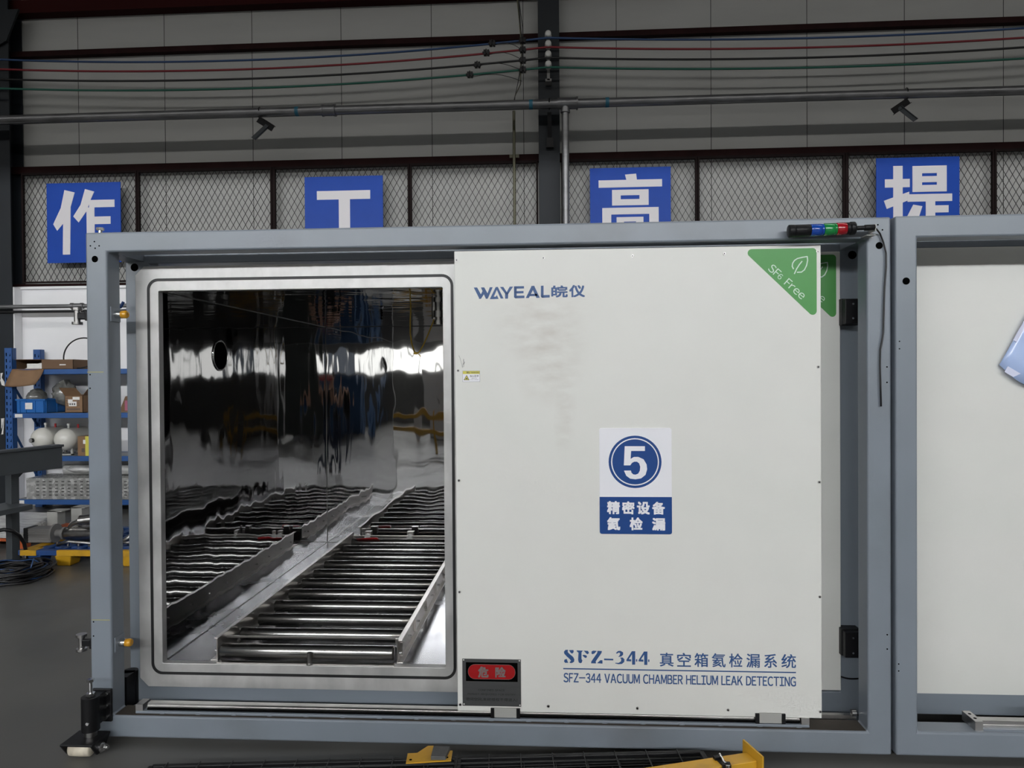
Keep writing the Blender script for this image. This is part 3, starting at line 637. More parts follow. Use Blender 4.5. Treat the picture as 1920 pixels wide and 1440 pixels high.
p,q = at(1056,1253.2,LY),at(1492.5,1261.6,LY); zc = (p.z+q.z)/2; mb.box((p.x,LY,zc-.0026),(q.x,LY+.0006,zc+.0026))
p,q = at(1056.5,1262,LY),at(1492.5,1284.5,LY); zt = at(1056.5,1261.5,LY).z; put_text(mb,'SFZ-344 VACUUM CHAMBER HELIUM LEAK DETECTING',p.x,q.x,at(1060,1279.5,LY).z,zt,LY,.014)
mb.build('model_lettering', M['blue'], door, label='blue model lettering at the foot of the door')
def green_sticker(parent, dx, dz, Y, clip=None):
    A,B,C = at(1391,467.5,DY),at(1531,465,DY),at(1531,600.5,DY)
    pts = [(A.x,(A.z+B.z)/2),(B.x,(A.z+B.z)/2),(B.x,C.z)]; r = .017; poly = []
    for i in range(3):
        p0,p,p2 = Vector(pts[i-1]),Vector(pts[i]),Vector(pts[(i+1)%3])
        u,v = (p0-p).normalized(),(p2-p).normalized(); ang = math.acos(u.dot(v)); dd = r/math.tan(ang/2); cc = p+(u+v).normalized()*(r/math.sin(ang/2))
        s,e = p+u*dd,p+v*dd
        a0 = math.atan2(s.y-cc.y,s.x-cc.x); a1 = math.atan2(e.y-cc.y,e.x-cc.x); da = (a1-a0+math.pi)%(2*math.pi)-math.pi
        for k in range(9): poly.append((cc.x+r*math.cos(a0+da*k/8)+dx, cc.y+r*math.sin(a0+da*k/8)+dz))
    st = MB().prism(poly, XZ(Y), (0,.0008,0)).build('corner_sticker', M['green'], parent, label='green triangular corner sticker with a leaf')
    mb = MB(); c2 = lambda u,v: (lambda p: (p.x+dx, Y-.0006, p.z+dz))(at(1360+u/5.333,400+v/5.333,DY))
    def line(pts,wd):
        for k in range(len(pts)-1):
            a,b = Vector(pts[k]),Vector(pts[k+1]); d=(b-a).normalized(); n=Vector((-d.y,d.x))*(wd/2); a=a-d*wd*.25; b=b+d*wd*.25
            mb.prism([a+n,b+n,b-n,a-n], c2, (0,.0005,0))
    line([(680,556),(668,530),(672,500),(690,472),(720,452),(770,440),(818,432),(822,470),(812,520),(790,565),(760,588),(718,590)],11)
    line([(690,604),(712,556),(740,512),(766,480)],11)
    ang = R(-41.5)
    def rt(body,u,v,h):
        vs,fs = layout(body,.07); c,s = math.cos(-ang),math.sin(-ang)
        mb.add([c2(u+(qx*c+qy*s)*h, v+(qx*s-qy*c)*h) for qx,qy in vs], fs)
    rt('SF',420,562,108); rt('6',514,640,76); rt('Free',582,706,108)
    mb.build('sticker_print', M['mint'], st, label='pale leaf and lettering')
green_sticker(door,0,0,DY-.0008); green_sticker(pn,.173,.009,.262-.0008)
# pencil scribble
mb = MB(); mb.tube([at(840+u/4.8,480+v/4.8,LY) for u,v in ((98,895),(112,930),(122,970),(130,1005),(133,985),(140,925),(146,965),(134,978),(150,950),(140,1000))],.0006,4); mb.build('pencil_mark', M['ink'], door)

# ---- signs fixed to the door
l,r_,t0,b0 = at(1124,900,DY).x, at(1259.3,900,DY).x, (at(1124,802,DY).z+at(1258,803,DY).z)/2, (at(1125,1000,DY).z+at(1259,1002,DY).z)/2
zs = at(1190,931.5,DY).z
t = thing('number_sign', 'white and blue sign with a large 5 in a circle, on the sliding door', 'sign', ((l+r_)/2,DY-.003,b0))
YS = DY-.004
up = [p for p in rrect(l,r_,b0,t0,.009) if p[1] > zs]; lo = [p for p in rrect(l,r_,b0,t0,.009) if p[1] < zs]
MB().prism([(r_,zs)]+up[:7]+up[7:]+[(l,zs)], XZ(YS), (0,.004,0)).build('upper_board', M['labelwhite'], t)
MB().prism([(l,zs)]+lo+[(r_,zs)], XZ(YS), (0,.004,0)).build('lower_board', M['labelblue'], t, label='blue lower part')
cc = at(1190.6,866,YS); rr = at(1240.3,866,YS).x-cc.x
circ = lambda q,n=48: [(cc.x+q*math.cos(2*math.pi*k/n),cc.z+q*math.sin(2*math.pi*k/n)) for k in range(n)]
MB().prism(circ(rr), XZ(YS-.0005), (0,.0004,0)).build('blue_disc', M['labelblue'], t)
mb = MB().tri_ring(circ(rr*.905),circ(rr*.862),YS-.0010,YS-.0005)
mb.prism([(428,340),(655,340),(655,393),(500,393),(494,483),(530,461),(580,460),(640,487),(674,545),(680,600),(662,662),(612,702),(550,712),(490,705),(445,672),(420,615),(497,613),(505,640),(525,657),(550,660),(580,648),(598,615),(602,570),(590,532),(565,514),(535,514),(510,527),(490,555),(418,555)], lambda u,v: at(1100+u/6,780+v/6,YS-.0006), (0,-.0005,0))
mb.build('number', M['labelwhite'], t)
mb = MB()
for ch,(l1,t1,r1,b1) in zip('精密设备氦检漏',((1138,939.5,1162.5,964),(1166,940,1190,964.3),(1194,940.5,1218.5,964.6),(1222.5,940.8,1247,964.8),(1138,969.5,1163,994),(1180.5,970,1205,994.3),(1222.5,971,1247.5,994.8))):
    x0,x1,z0,z1 = rect_px(l1,t1,r1,b1,YS); put_text(mb,ch,x0,x1,z0,z1,YS-.0007,.032)
mb.build('caption', M['labelwhite'], t)
l,r_,t0,b0 = at(867.3,1280,DY).x, at(976.8,1280,DY).x, (at(867.3,1235,DY).z+at(976,1236.3,DY).z)/2, (at(868,1322.5,DY).z+at(977,1324.7,DY).z)/2
t = thing('danger_plate', 'small grey steel danger plate with a red oval, low on the sliding door', 'sign', ((l+r_)/2,DY-.003,b0))
YS = DY-.003; c3 = lambda u,v: at(840+u/9,1200+v/9,YS)
MB().box((l,YS,b0),(r_,DY-.0002,t0)).build('plate', M['plate'], t)
def r3(u0,v0,u1,v1): a,b = c3(u0,v0),c3(u1,v1); return a.x,b.x,b.z,a.z
x0,x1,z0,z1 = r3(301,373,1176,708); MB().box((x0,YS-.0004,z0),(x1,YS,z1)).build('black_field', M['hole'], t)
x0,x1,z0,z1 = r3(335,405,1138,672); MB().prism(rrect(x0,x1,z0,z1,(z1-z0)/2*.98,10),XZ(YS-.0007),(0,.0003,0)).m(1).prism(rrect(x0+.0016,x1-.0016,z0+.0016,z1-.0016,(z1-z0)/2*.9,10),XZ(YS-.0010),(0,.0003,0)).build('red_oval', [M['platechar'],M['red']], t)
mb = MB()
for ch,q in (('危',(505,445,685,635)),('险',(797,452,975,635))): x0,x1,z0,z1 = r3(*q); put_text(mb,ch,x0,x1,z0,z1,YS-.0012,.030)
mb.build('danger_characters', M['platechar'], t)
mb = MB()
for s,q in (('CONFINED SPACE',(510,824,958,866)),('PERMIT REQUIRED FOR ENTRY',(333,894,1140,944)),('密闭空间，未经授权不得进入!',(305,968,1170,1040))):
    x0,x1,z0,z1 = r3(*q); put_text(mb,s,x0,x1,z0,z1,YS-.0005,.014)
mb.build('warning_text', M['plateink'], t)
for u,v in ((264,335),(1205,350),(270,1080),(1214,1101)): p = c3(u,v); MB().cyl(p,p+Vector((0,-.0006,0)),.0032,10).build('corner_hole', M['white'], t)
t = thing('warning_label', 'tiny yellow and white pinch warning label at the left edge of the sliding door', 'label', at(883,715,DY-.001))
YS = DY-.0015; c4 = lambda u,v: at(860+u/38.4,690+v/38.4,YS)
def r4(u0,v0,u1,v1): a,b = c4(u0,v0),c4(u1,v1); return a.x,b.x,b.z,a.z
x0,x1,z0,z1 = r4(275,205,1535,990); mb = MB().box((x0,YS,z0),(x1,DY-.0001,z1)).m(1).box((x0+.0008,YS-.0003,z0+.0008),(x1-.0008,YS,z1-.0008)); mb.build('backing', [M['ink'],M['labelwhite']], t)
x0,x1,z0,z1 = r4(300,225,1515,425); MB().box((x0,YS-.0005,z0),(x1,YS-.0003,z1)).build('yellow_band', M['yellow'], t)
mb = MB().prism([(580,495),(780,880),(355,880)],c4,(0,-.0005,0)).m(1).prism([(580,560),(725,850),(415,850)],lambda u,v: c4(u,v)+Vector((0,-.0005,0)),(0,-.0002,0)).m(0).prism([(500,770),(600,680),(640,770),(660,800),(500,805)],lambda u,v: c4(u,v)+Vector((0,-.0007,0)),(0,-.0002,0)); mb.build('triangle_symbol', [M['ink'],M['yellow']], t)
mb = MB()
for s,q in (('警告/WARNING',(570,262,1470,390)),('当心压手',(805,505,1455,650)),('Watch for',(930,700,1320,755)),('your hands',(845,810,1430,865))):
    x0,x1,z0,z1 = r4(*q); put_text(mb,s,x0,x1,z0,z1,YS-.0008,.015)
mb.build('label_text', M['ink'], t)

# ---- signal tower lying along the top beam
t = thing('signal_tower', 'black signal tower with blue, green and red lenses mounted sideways on the top beam', 'signal light', (1.35,-.01,2.272))
ax = lambda x: Vector((x,-.055,2.272+(x-1.13)*.028))
def seg(nm,x0,x1,r,mm,lb=None): MB().lathe(ax(x0),ax(x1)-ax(x0),[(0,0),(0,r-.002),(.002,r),(x1-x0-.002,r),(x1-x0,r-.002),(x1-x0,0)],28).build(nm,M[mm],t,label=lb)
seg('buzzer_cap',.994,1.020,.0265,'black'); seg('buzzer_body',1.020,1.083,.0255,'black'); seg('blue_lens',1.083,1.128,.0255,'lblue','blue lens'); seg('lens_ring',1.128,1.137,.0245,'lblue')
seg('green_lens',1.137,1.180,.0257,'lgreen','green lens'); seg('lens_ring',1.180,1.190,.0246,'lgreen'); seg('red_lens',1.190,1.230,.0258,'lred','red lens'); seg('lens_ring',1.230,1.246,.0255,'black'); seg('tower_base',1.246,1.266,.0275,'black'); seg('pole',1.266,1.345,.0095,'black'); seg('pole_collar',1.305,1.348,.0125,'black')
MB().box((1.346,-.066,2.262),(1.349,0,2.290)).box((1.315,-.055,2.245),(1.352,-.001,2.248)).box((1.350,-.0035,2.245),(1.362,-.0005,2.292)).build('mounting_bracket', M['beige'], t)
mb = MB(); P = [(1643,429),(1650,438),(1656.5,455),(1661.5,475),(1661.5,500),(1658.5,540),(1657,590),(1656,625),(1653.5,641),(1650.5,655),(1650,685),(1651,725),(1652,762)]
mb.tube([at(px,py,-.010 if i else -.045) for i,(px,py) in enumerate(P)],.0036,8); mb.build('signal_lead', M['cblack'], t, label='loose black lead hanging down the right post')

# ---- roller conveyor standing in the chamber
NEAR = True
t = thing('roller_conveyor', 'stainless roller conveyor standing on the chamber floor', 'conveyor', near((-1.22,1.45,.267)))
mb = MB().box((-1.675,.29,.267),(-1.669,2.70,.377)).box((-1.705,.29,.267),(-1.675,2.70,.272)).box((-1.690,.30,.371),(-1.675,2.70,.377)); mb.build('side_rail', M['rail'], t, bevel=.001)
mb = MB().box((-.772,.29,.267),(-.766,2.70,.377)).box((-.766,.29,.267),(-.742,2.70,.272)).box((-.766,.30,.371),(-.748,2.70,.377)).box((-.778,.288,.365),(-.766,.30,.388))
for k in range(8): mb.box((-.766,.335+.34*k,.285),(-.752,.345+.34*k,.355))
mb.build('side_rail', M['rail'], t, bevel=.001)
ro = MB().lathe((-1.655,.307,.313),(1,0,0),[(0,0),(0,.030),(.003,.0335),(.862,.0335),(.865,.030),(.865,0)],28).build('roller', M['roller'], t)
bo = MB().cyl((-.766,.307,.313),(-.750,.307,.313),.006,8).build('axle_end', M['chrome'], t); bl = MB().cyl((-1.69,.307,.313),(-1.675,.307,.313),.006,8).build('axle_end', M['chrome'], t)
for k in range(1,11):
    for q in (ro,bo,bl): clone(q,t,(0,.2287*k*KN,0))
MB().box((-1.66,.372,.352),(-.78,.376,.362)).build('cross_bar', M['rail'], t); MB().box((-1.66,.26,.267),(-.78,.285,.272)).build('cross_bar', M['rail'], t)
MB().cyl((-1.195,.262,.267),(-1.195,.262,.326),.0125,16).cyl((-1.195,.262,.267),(-1.195,.262,.274),.017,16).build('guide_pin', M['stainless'], t)
mb = MB().box((-1.665,2.66,.33),(-.775,2.68,.355)).box((-1.66,2.69,.267),(-.78,2.70,.33)); mb.build('end_plate', M['rail'], t)
for x in (-1.546,-1.193):
    s = MB().box((x-.025,2.68,.325),(x+.028,2.73,.385)).build('end_stop', M['rail'], t); MB().cyl((x,2.68,.345),(x,2.655,.345),.024,20).build('stop_buffer', M['porcelain'], s, label='white round buffer')
tag(MB().prism([(-1.62,.0),(-1.47,.045),(-1.44,.045),(-1.43,.0),(-1.5,-.005)],lambda a,b:(a,2.585-.01*b,.3475+b*.3),(0,-.03,.004)).build('red_tag', M['red']),'small dark red tag lying on the last roller of the chamber conveyor','tag')
mb = MB(); P = [(-.73,1.22,2.03),(-.735,1.2,2.0),(-.76,1.18,1.93),(-.79,1.17,1.86),(-.812,1.16,1.82),(-.828,1.16,1.806),(-.845,1.16,1.82),(-.862,1.17,1.87),(-.872,1.18,1.93),(-.876,1.2,2.0),(-.872,1.2,2.094)]
S = []
for i in range(len(P)-1):
    for k in range(4): S.append(Vector(P[i]).lerp(Vector(P[i+1]),k/4))
mb.tube(S+[P[-1]],.0045,6); mb.sphere((-.835,1.16,1.81),.010,8,6,(1.6,1,.8)).cyl((-.82,1.16,1.806),(-.805,1.16,1.79),.003,6)
tag(mb.build('cord', M['yellowcord']), 'knotted yellow cord loop hanging from the chamber ceiling', 'cord')

NEAR = False
# ================================================================ the second machine on the right
t2 = thing('leak_test_machine', 'second blue-grey framed machine with a closed white panel carrying a blue folder', 'machine', (3.2,.05,.025))
ff2 = MB().ring((1.4575,4.9,.025,2.336),(1.549,4.8,.130,2.243),0,.10).build('front_frame', M['frame_clean'], t2, bevel=.009, segs=3)
holes(ff2,[(1699,527)],-.0005,.0155); holes(ff2,[(1686.5,640),(1686.5,654),(1685,1245),(1685,1258)],-.0005,.003,'screw_hole')
MB().ring((1.462,4.88,.073,2.325),(1.59,4.75,.174,2.247),.285,.385).build('rear_frame', M['frame_clean'], t2, bevel=.004)
pn2 = MB().box((1.575,.278,.1745),(4.76,.292,2.2455)).build('front_panel', M['white'], t2)
MB().box((1.60,.385,.085),(4.74,2.75,2.24)).build('rear_shade_box', M['frame_clean'], t2)  # unseen chamber body, added to keep light out of the gap below
for x in (1.462,4.79):
    for a,b in ((2.25,2.32),(.03,.07)): MB().box((x,.10,a),(x+.085,.285,b)).build('frame_spacer', M['frame_clean'], t2)
rl2 = MB().box((1.83,.018,.130),(4.7,.075,.138)).build('rail_base', M['frame_clean'], t2)
MB().box((1.82,.036,.138),(4.65,.068,.148)).box((1.82,.040,.148),(4.65,.064,.154)).box((1.82,.034,.154),(4.65,.070,.168)).build('slide_rail', M['alu'], t2, label='bright steel slide rail')
mb = MB().box((1.797,.020,.130),(1.830,.120,.170)).m(1)
for y in (.05,.09): mb.cyl((1.813,y,.170),(1.813,y,.1703),.007,12)
mb.build('rail_end_block', [M['alu'],M['hole']], t2, bevel=0)
MB().box((2.14,.02,.142),(2.30,.09,.20)).build('carriage', M['black'], t2)
# blue plastic folder hanging on it
A = Vector((2.041,.262,1.702)); d = Vector((.486,0,.874)); e = Vector((.874,0,-.486))
tf = thing('document_folder', 'translucent blue plastic folder hanging tilted on the white panel of the right machine', 'folder', A+d*.15)
mb = MB(); n = 10; vs = []
for i in range(n+1):
    for j in range(5):
        u,v = i/n,j/4; c = -.030*math.sin(math.pi*min(u*1.0,1))*(1-v)
        vs.append(A+e*(.24*u)+d*(.31*v)+Vector((0,-.012*math.sin(math.pi*u)*(1-v)-.004,0))+d*(c))
m_ = n+1; back = [p+Vector((0,.003,0)) for p in vs]; N = len(vs)
fs = []
for i in range(n):
    for j in range(4):
        a,b,c,dd = i*5+j,(i+1)*5+j,(i+1)*5+j+1,i*5+j+1; fs += [(a,b,c,dd),(N+a,N+dd,N+c,N+b)]
edge = [i*5 for i in range(n+1)]+[n*5+j for j in range(1,5)]+[i*5+4 for i in range(n-1,-1,-1)]+[j for j in range(3,0,-1)]
for k in range(len(edge)): a,b = edge[k],edge[(k+1)%len(edge)]; fs.append((a,N+a,N+b,b))
mb.add(vs+back,fs,True); mb.build('cover', M['folder'], tf)
mb = MB().obox(A+d*.125+e*.004+Vector((0,-.008,0)),A+d*.30+e*.004+Vector((0,-.008,0)),e*.018,(0,.004,0)).obox(A+e*.03-d*.006+Vector((0,-.012,0)),A+e*.24-d*.016+Vector((0,-.016,0)),d*.03,(0,.002,0)); mb.build('sleeve_edge', M['folderlt'], tf)
h_ = A+d*.312+e*.12; MB().box(h_+Vector((-.012,.001,-.012)),h_+Vector((.012,.016,.012))).build('hanging_hook', M['chrome'], tf)

# ================================================================ storage rack at the left wall
def blob(mb, c, rad, seed, n=22, m=14, amp=.22):
    rnd = random.Random(seed); c = Vector(c); ph = [(Vector((rnd.uniform(-1,1),rnd.uniform(-1,1),rnd.uniform(-1,1))).normalized()*rnd.uniform(3,9),rnd.uniform(0,6)) for _ in range(7)]
    vs = []
    for i in range(m+1):
        t = math.pi*i/m
        for k in range(n):
            q = 2*math.pi*k/n; d = Vector((math.sin(t)*math.cos(q),math.sin(t)*math.sin(q),math.cos(t)))
            f = 1+amp*sum(abs(math.sin(d.dot(a)+b))-.6 for a,b in ph)/3
            vs.append(c+Vector((d.x*rad[0],d.y*rad[1],d.z*rad[2]))*f)
    mb.add(vs,[(i*n+k,(i+1)*n+k,(i+1)*n+(k+1)%n,i*n+(k+1)%n) for i in range(m) for k in range(n)],True); return mb
RX0,RX1,RF,RB = -6.793,-4.70,5.30,5.86
LV = (.18,.720,1.253,1.795)
t = thing('storage_rack', 'blue steel storage rack with grey shelves against the white wall at left', 'rack', ((RX0+RX1)/2,5.58,0))
for x in (RX0,RX1-.10):
    for y in (RF,RB-.07):
        mb = MB().box((x,y,0),(x+.10,y+.003,2.062)).box((x,y,0),(x+.004,y+.07,2.062)).box((x+.096,y,0),(x+.10,y+.07,2.062)); mb.m(1)
        for k in range(26):
            z = .08+k*.076
            for dx,s in ((.026,1),(.072,-1)): mb.prism([(x+dx-.008,z+.022*s),(x+dx+.006,z+.022),(x+dx+.006,z-.02),(x+dx-.006,z-.02)],XZ(y-.0006),(0,.0006,0))
        mb.build('upright', [M['rack'],M['hole']], t)
for z in LV:
    for y in (RF+.004,RB-.05):
        MB().box((RX0+.10,y,z-.062),(RX1-.10,y+.04,z)).build('beam', M['rack'], t, bevel=.003)
    MB().box((RX0+.10,RF+.045,z-.02),(RX1-.10,RB-.052,z-.002)).build('shelf_board', M['rackdark'], t)
for a,b in ((.35,1.05),(1.05,1.62)):
    MB().obox((RX0+.05,RF+.06,b),(RX0+.05,RB-.06,a),(.01,0,0),(0,.02,.025)).build('side_brace', M['rack'], t)
p = at(28,781,RF); MB().box((p.x,RF-.001,1.20),(p.x+.097,RF+.0035,1.243)).build('shelf_label', M['paper'], t, label='white shelf label')
p = at(35,941,RF); MB().box((p.x-.02,RF-.001,.125),(p.x+.07,RF+.0035,.172)).build('shelf_label', M['paper'], t, label='white shelf label')

# top shelf
t = thing('cardboard_box', 'flat open cardboard box with its front flap hanging down from the top rack shelf', 'box', (-6.31,5.55,1.795), 'cardboard boxes on the rack')
mb = MB().box((-6.70,5.325,1.797),(-5.925,5.78,1.803)).box((-6.70,5.775,1.80),(-5.925,5.78,1.92)).box((-6.33,5.325,1.80),(-5.925,5.33,1.915)).box((-5.93,5.325,1.80),(-5.925,5.78,1.915)).box((-6.70,5.325,1.80),(-6.695,5.78,1.915)).box((-6.72,5.34,1.915),(-6.33,5.79,1.921))
mb.build('carton', M['cardin'], t)
vs = []; 
for i in range(9):
    u = i/8; z = 1.80-.215*u
    for j in range(7):
        v = j/6; xl = -6.695-.06*u**1.3; xr = -6.285-.085*u**2.2
        vs.append((xl+(xr-xl)*v, 5.30-.05*math.sin(u*1.7)-.012*math.sin(v*3.14)*u, z+.02*v*u-.012*math.sin(v*3.14)))
N = len(vs); fs = [(i*7+j,i*7+j+1,(i+1)*7+j+1,(i+1)*7+j) for i in range(8) for j in range(6)]
mb = MB().add(vs+[(a,b+.005,c) for a,b,c in vs], fs+[tuple(N+q for q in f[::-1]) for f in fs]+[(i*7,(i+1)*7,N+(i+1)*7,N+i*7) for i in range(8)]+[(i*7+6,N+i*7+6,N+(i+1)*7+6,(i+1)*7+6) for i in range(8)]+[(56+j,57+j,N+57+j,N+56+j) for j in range(6)]+[(j,N+j,N+j+1,j+1) for j in range(6)],True)
mb.build('hanging_flap', M['card'], t, label='lighter brown hanging flap')
MB().box((-6.10,5.3235,1.843),(-6.02,5.3249,1.857)).build('box_label', M['paper'], t)
mb = MB().box((-6.55,5.36,1.803),(-6.34,5.70,1.868)); mb.prism([(-6.60,1.803),(-6.36,1.803),(-6.36,1.880),(-6.44,1.865)],XZ(5.38),(0,.25,0))
tag(mb.build('paper_stack', M['paper'], bevel=.004), 'white papers inside the flat open cardboard box on the top shelf', 'papers')
hc = at(158,672,5.40); pts = []
for k in range(30): a = R(20+k*7.2); pts.append(Vector((hc.x+.268*math.cos(a),5.40+.0*k,hc.z+.255*math.sin(a))))
pts += [Vector((hc.x-.21,5.40,1.835)),Vector((hc.x-.14,5.40,1.806)),Vector((hc.x-.05,5.40,1.806)),Vector((hc.x+.05,5.40,1.83)),Vector((hc.x+.2,5.42,1.87)),Vector((hc.x+.4,5.45,1.83)),Vector((hc.x+.42,5.45,1.806))]
tag(MB().tube(pts,.0085,8).build('cable_loop', M['cblack']), 'thin black cable loop standing on the top rack shelf against the white wall', 'cable')
# second shelf
zb = 1.254
t = thing('plastic_bin', 'blue plastic bin filled with bagged parts on the second rack shelf', 'bin', (-6.47,5.5,zb))
x0,x1,y0,y1,zt = -6.655,-6.290,5.315,5.74,1.428
mb = MB().box((x0,y0,zb),(x1,y1,zb+.008)).box((x0,y0,zb),(x0+.006,y1,zt)).box((x1-.006,y0,zb),(x1,y1,zt)).box((x0,y0,zb),(x1,y0+.006,zt)).box((x0,y1-.006,zb),(x1,y1,zt))
mb.ring((x0-.008,x1+.008,y0-.008,y1+.008),(x0+.004,x1-.004,y0+.004,y1-.004),0,0)if 0 else None
for a,b in (((x0-.010,y0-.010,zt-.022),(x1+.010,y0+.004,zt)),((x0-.010,y1-.004,zt-.022),(x1+.010,y1+.010,zt)),((x0-.010,y0,zt-.022),(x0+.004,y1,zt)),((x1-.004,y0,zt-.022),(x1+.010,y1,zt))): mb.box(a,b)
for u in (.12,.34,.66,.95): mb.box((x0+(x1-x0)*u-.006,y0-.010,zb),(x0+(x1-x0)*u+.006,y0,zt))
for u in (.05,.5,.95): mb.box((x1,y0+(y1-y0)*u-.008,zb),(x1+.009,y0+(y1-y0)*u+.008,zt))
mb.build('bin_body', M['bin'], t, bevel=.002)
MB().box((-6.535,y0-.012,1.302),(-6.443,y0-.009,1.382)).build('bin_label', M['paper'], t, label='whitish label holder')
mb = MB(); blob(mb,(-6.53,5.50,1.43),(.105,.12,.12),3); tag(mb.build('plastic_bag', M['bag']), 'crumpled dark plastic bag in the left of the blue bin', 'bag')
mb = MB(); blob(mb,(-6.22,5.58,1.49),(.14,.12,.14),8,amp=.3); mb.prism([(-6.32,1.5),(-6.1,1.45),(-6.19,1.665),(-6.25,1.64)],XZ(5.52),(0,.12,0)); tag(mb.build('plastic_bag', M['bag']), 'translucent grey plastic bag rising above the right of the blue bin', 'bag')
t = thing('cardboard_box', 'brown cardboard carton with open flaps and white labels beside the blue bin', 'box', (-5.9,5.5,zb), 'cardboard boxes on the rack')
x0,x1,y0,y1,zt = -6.045,-5.815,5.335,5.64,1.474
mb = MB().box((x0,y0,zb),(x1,y1,zb+.006)).box((x0,y0,zb),(x0+.005,y1,zt)).box((x1-.005,y0,zb),(x1,y1,zt)).box((x0,y0,zb),(x1,y0+.005,zt)).box((x0,y1-.005,zb),(x1,y1,zt)); mb.build('carton', M['card'], t)
MB().prism([(x0,zt),(x1,zt),(x1-.01,zt+.10),(x0+.015,zt+.105)],lambda a,b:(a-.02*(b-zt)/.1,y0-.10*(b-zt)/.11+.0,b-.012),(0,.005,0)).build('front_flap', M['card'], t)
MB().prism([(y0,zt),(y1,zt),(y1-.02,zt+.10),(y0+.03,zt+.10)],lambda a,b:(x1+.6*(b-zt),a,b-.005),(.005,0,0)).build('side_flap', M['cardin'], t)
mb = MB().box((-5.945,y0-.0012,1.415),(-5.855,y0-.0002,1.45)).box((-6.005,y0-.0012,1.375),(-5.945,y0-.0002,1.42)).box((-5.995,y0-.0016,1.335),(-5.895,y0-.0004,1.393)); mb.build('shipping_label', M['paper'], t)
mb = MB()
for z in (1.43,1.40,1.37,1.345):
    for xx in (-6.03,-5.885): mb.box((xx,y0-.0008,z),(xx+.026,y0-.0002,z+.006))
for k in range(9): mb.box((-6.02+.019*k,y0-.0008,1.292),(-6.007+.019*k,y0-.0002,1.306))
for k in range(3): mb.box((-5.985+.028*k,y0-.0019,1.35),(-5.968+.028*k,y0-.0015,1.372))
mb.build('carton_print', M['ink'], t)
p = at(229,772,5.45); mb = MB().prism([(p.x-.02,1.256),(p.x+.25,1.256),(p.x+.25,1.50),(p.x+.06,1.45)],XZ(5.42),(0,.02,0)).m(1).box((p.x+.055,5.418,1.275),(p.x+.2,5.42,1.40))
tag(mb.build('clipboard', [M['cardin'],M['pink']]), 'grey and pink board propped on the second rack shelf, beyond the brown carton', 'board')
# third shelf: two tanks, a carton
for cx,cz,lb,gauge in ((-6.40,.927,'left cream enamel tank with a round gauge on its end',True),(-6.098,.917,'right cream enamel tank without gauge, partly behind the dark stand',False)):
    tk = thing('pressure_tank', lb, 'tank', (cx,5.62,.72), 'cream tanks on the third rack shelf')
    r = .139
    MB().lathe((cx,5.31,cz),(0,1,0),[(0,0),(.003,.03),(.012,.065),(.03,.098),(.06,.124),(.10,r),(.105,r),(.43,r),(.47,.12),(.51,.06),(.52,0)],32).build('tank_shell', M['tank'], tk)
    mb = MB().box((cx+.06,5.42,.72),(cx+.085,5.445,cz-.08)).box((cx-.085,5.42,.72),(cx-.06,5.445,cz-.08)).box((cx+.06,5.72,.72),(cx+.085,5.745,cz-.08)).box((cx-.085,5.72,.72),(cx-.06,5.745,cz-.08)).box((cx-.085,5.42,.72),(cx+.085,5.445,.735)); mb.build('tank_foot', M['beige'], tk)
    if gauge: MB().cyl((cx-.055,5.335,cz-.012),(cx-.055,5.285,cz-.012),.027,16).m(1).cyl((cx-.055,5.285,cz-.012),(cx-.055,5.279,cz-.012),.022,16).build('gauge', [M['black'],M['alu']], tk)
    MB().cyl((cx-.02,5.5,cz+r-.01),(cx-.02,5.5,cz+r+.035),.012,10).box((cx-.035,5.49,cz+r+.03),(cx-.005,5.51,cz+r+.055)).build('valve', M['porcelain'], tk)
    MB().cyl((cx+.035,5.6,cz+r-.01),(cx+.035,5.6,cz+r+.04),.012,10).build('red_cap', M['red'], tk)
p,q = at(146,853,5.32),at(167,818,5.32)
mb = MB().box((p.x,5.32,.722),(p.x+.24,5.55,q.z)).m(1).box((p.x+.098,5.3185,.722),(p.x+.17,5.32,q.z)).m(2).box((p.x+.07,5.318,.87),(p.x+.1,5.3195,.92)).m(3)
for i in range(3):
    for k in range(3): mb.box((p.x+.05+.013*k,5.3188,.77+.016*i),(p.x+.06+.013*k,5.3199,.782+.016*i))
tag(mb.build('cardboard_box', [M['card'],M['yellow'],M['paper'],M['ink']]), 'small cardboard carton with a yellow tape strip next to the right tank', 'box', 'cardboard boxes on the rack')
# bottom shelf: wrapped perforated cover
t = thing('steel_cover', 'slotted steel cover wrapped in clear film on the bottom rack shelf', 'cover', (-5.75,5.5,.18))
x0,x1 = -6.545,-4.85
MB().box((x0,5.315,.182),(x1,5.76,.445)).build('cover_body', M['galvsheet'], t, bevel=.004)
sl0 = None
for r_ in range(5):
    for k in range(19):
        p = at(68+11.75*k,903+6.3*r_,5.313)
        if sl0 is None: sl0 = MB().box((p.x,5.3135,p.z-.006),(p.x+.036,5.3148,p.z+.005)).build('vent_slot', M['hole'], t); q0 = p.copy()
        else: clone(sl0, t, (p.x-q0.x,0,p.z-q0.z))
random.seed(5); nx, nz = 36, 10; vs = []
for j in range(nz+1):
    for i in range(nx+1):
        fold = max(0,math.sin(i*1.7+j*.9)+math.sin(i*.6-j*1.9+2))*.004
        vs.append((x0-.002+(x1-x0)*i/nx, 5.3132+random.uniform(-.0012,.0004)-fold*(1 if j < 3 or random.random() < .25 else .2), .186+.252*j/nz))
N = len(vs); fs = [(j*(nx+1)+i,j*(nx+1)+i+1,(j+1)*(nx+1)+i+1,(j+1)*(nx+1)+i) for j in range(nz) for i in range(nx)]
MB().add(vs,fs,True).build('film_wrap', M['clearfilm'], t, label='wrinkled clear film')
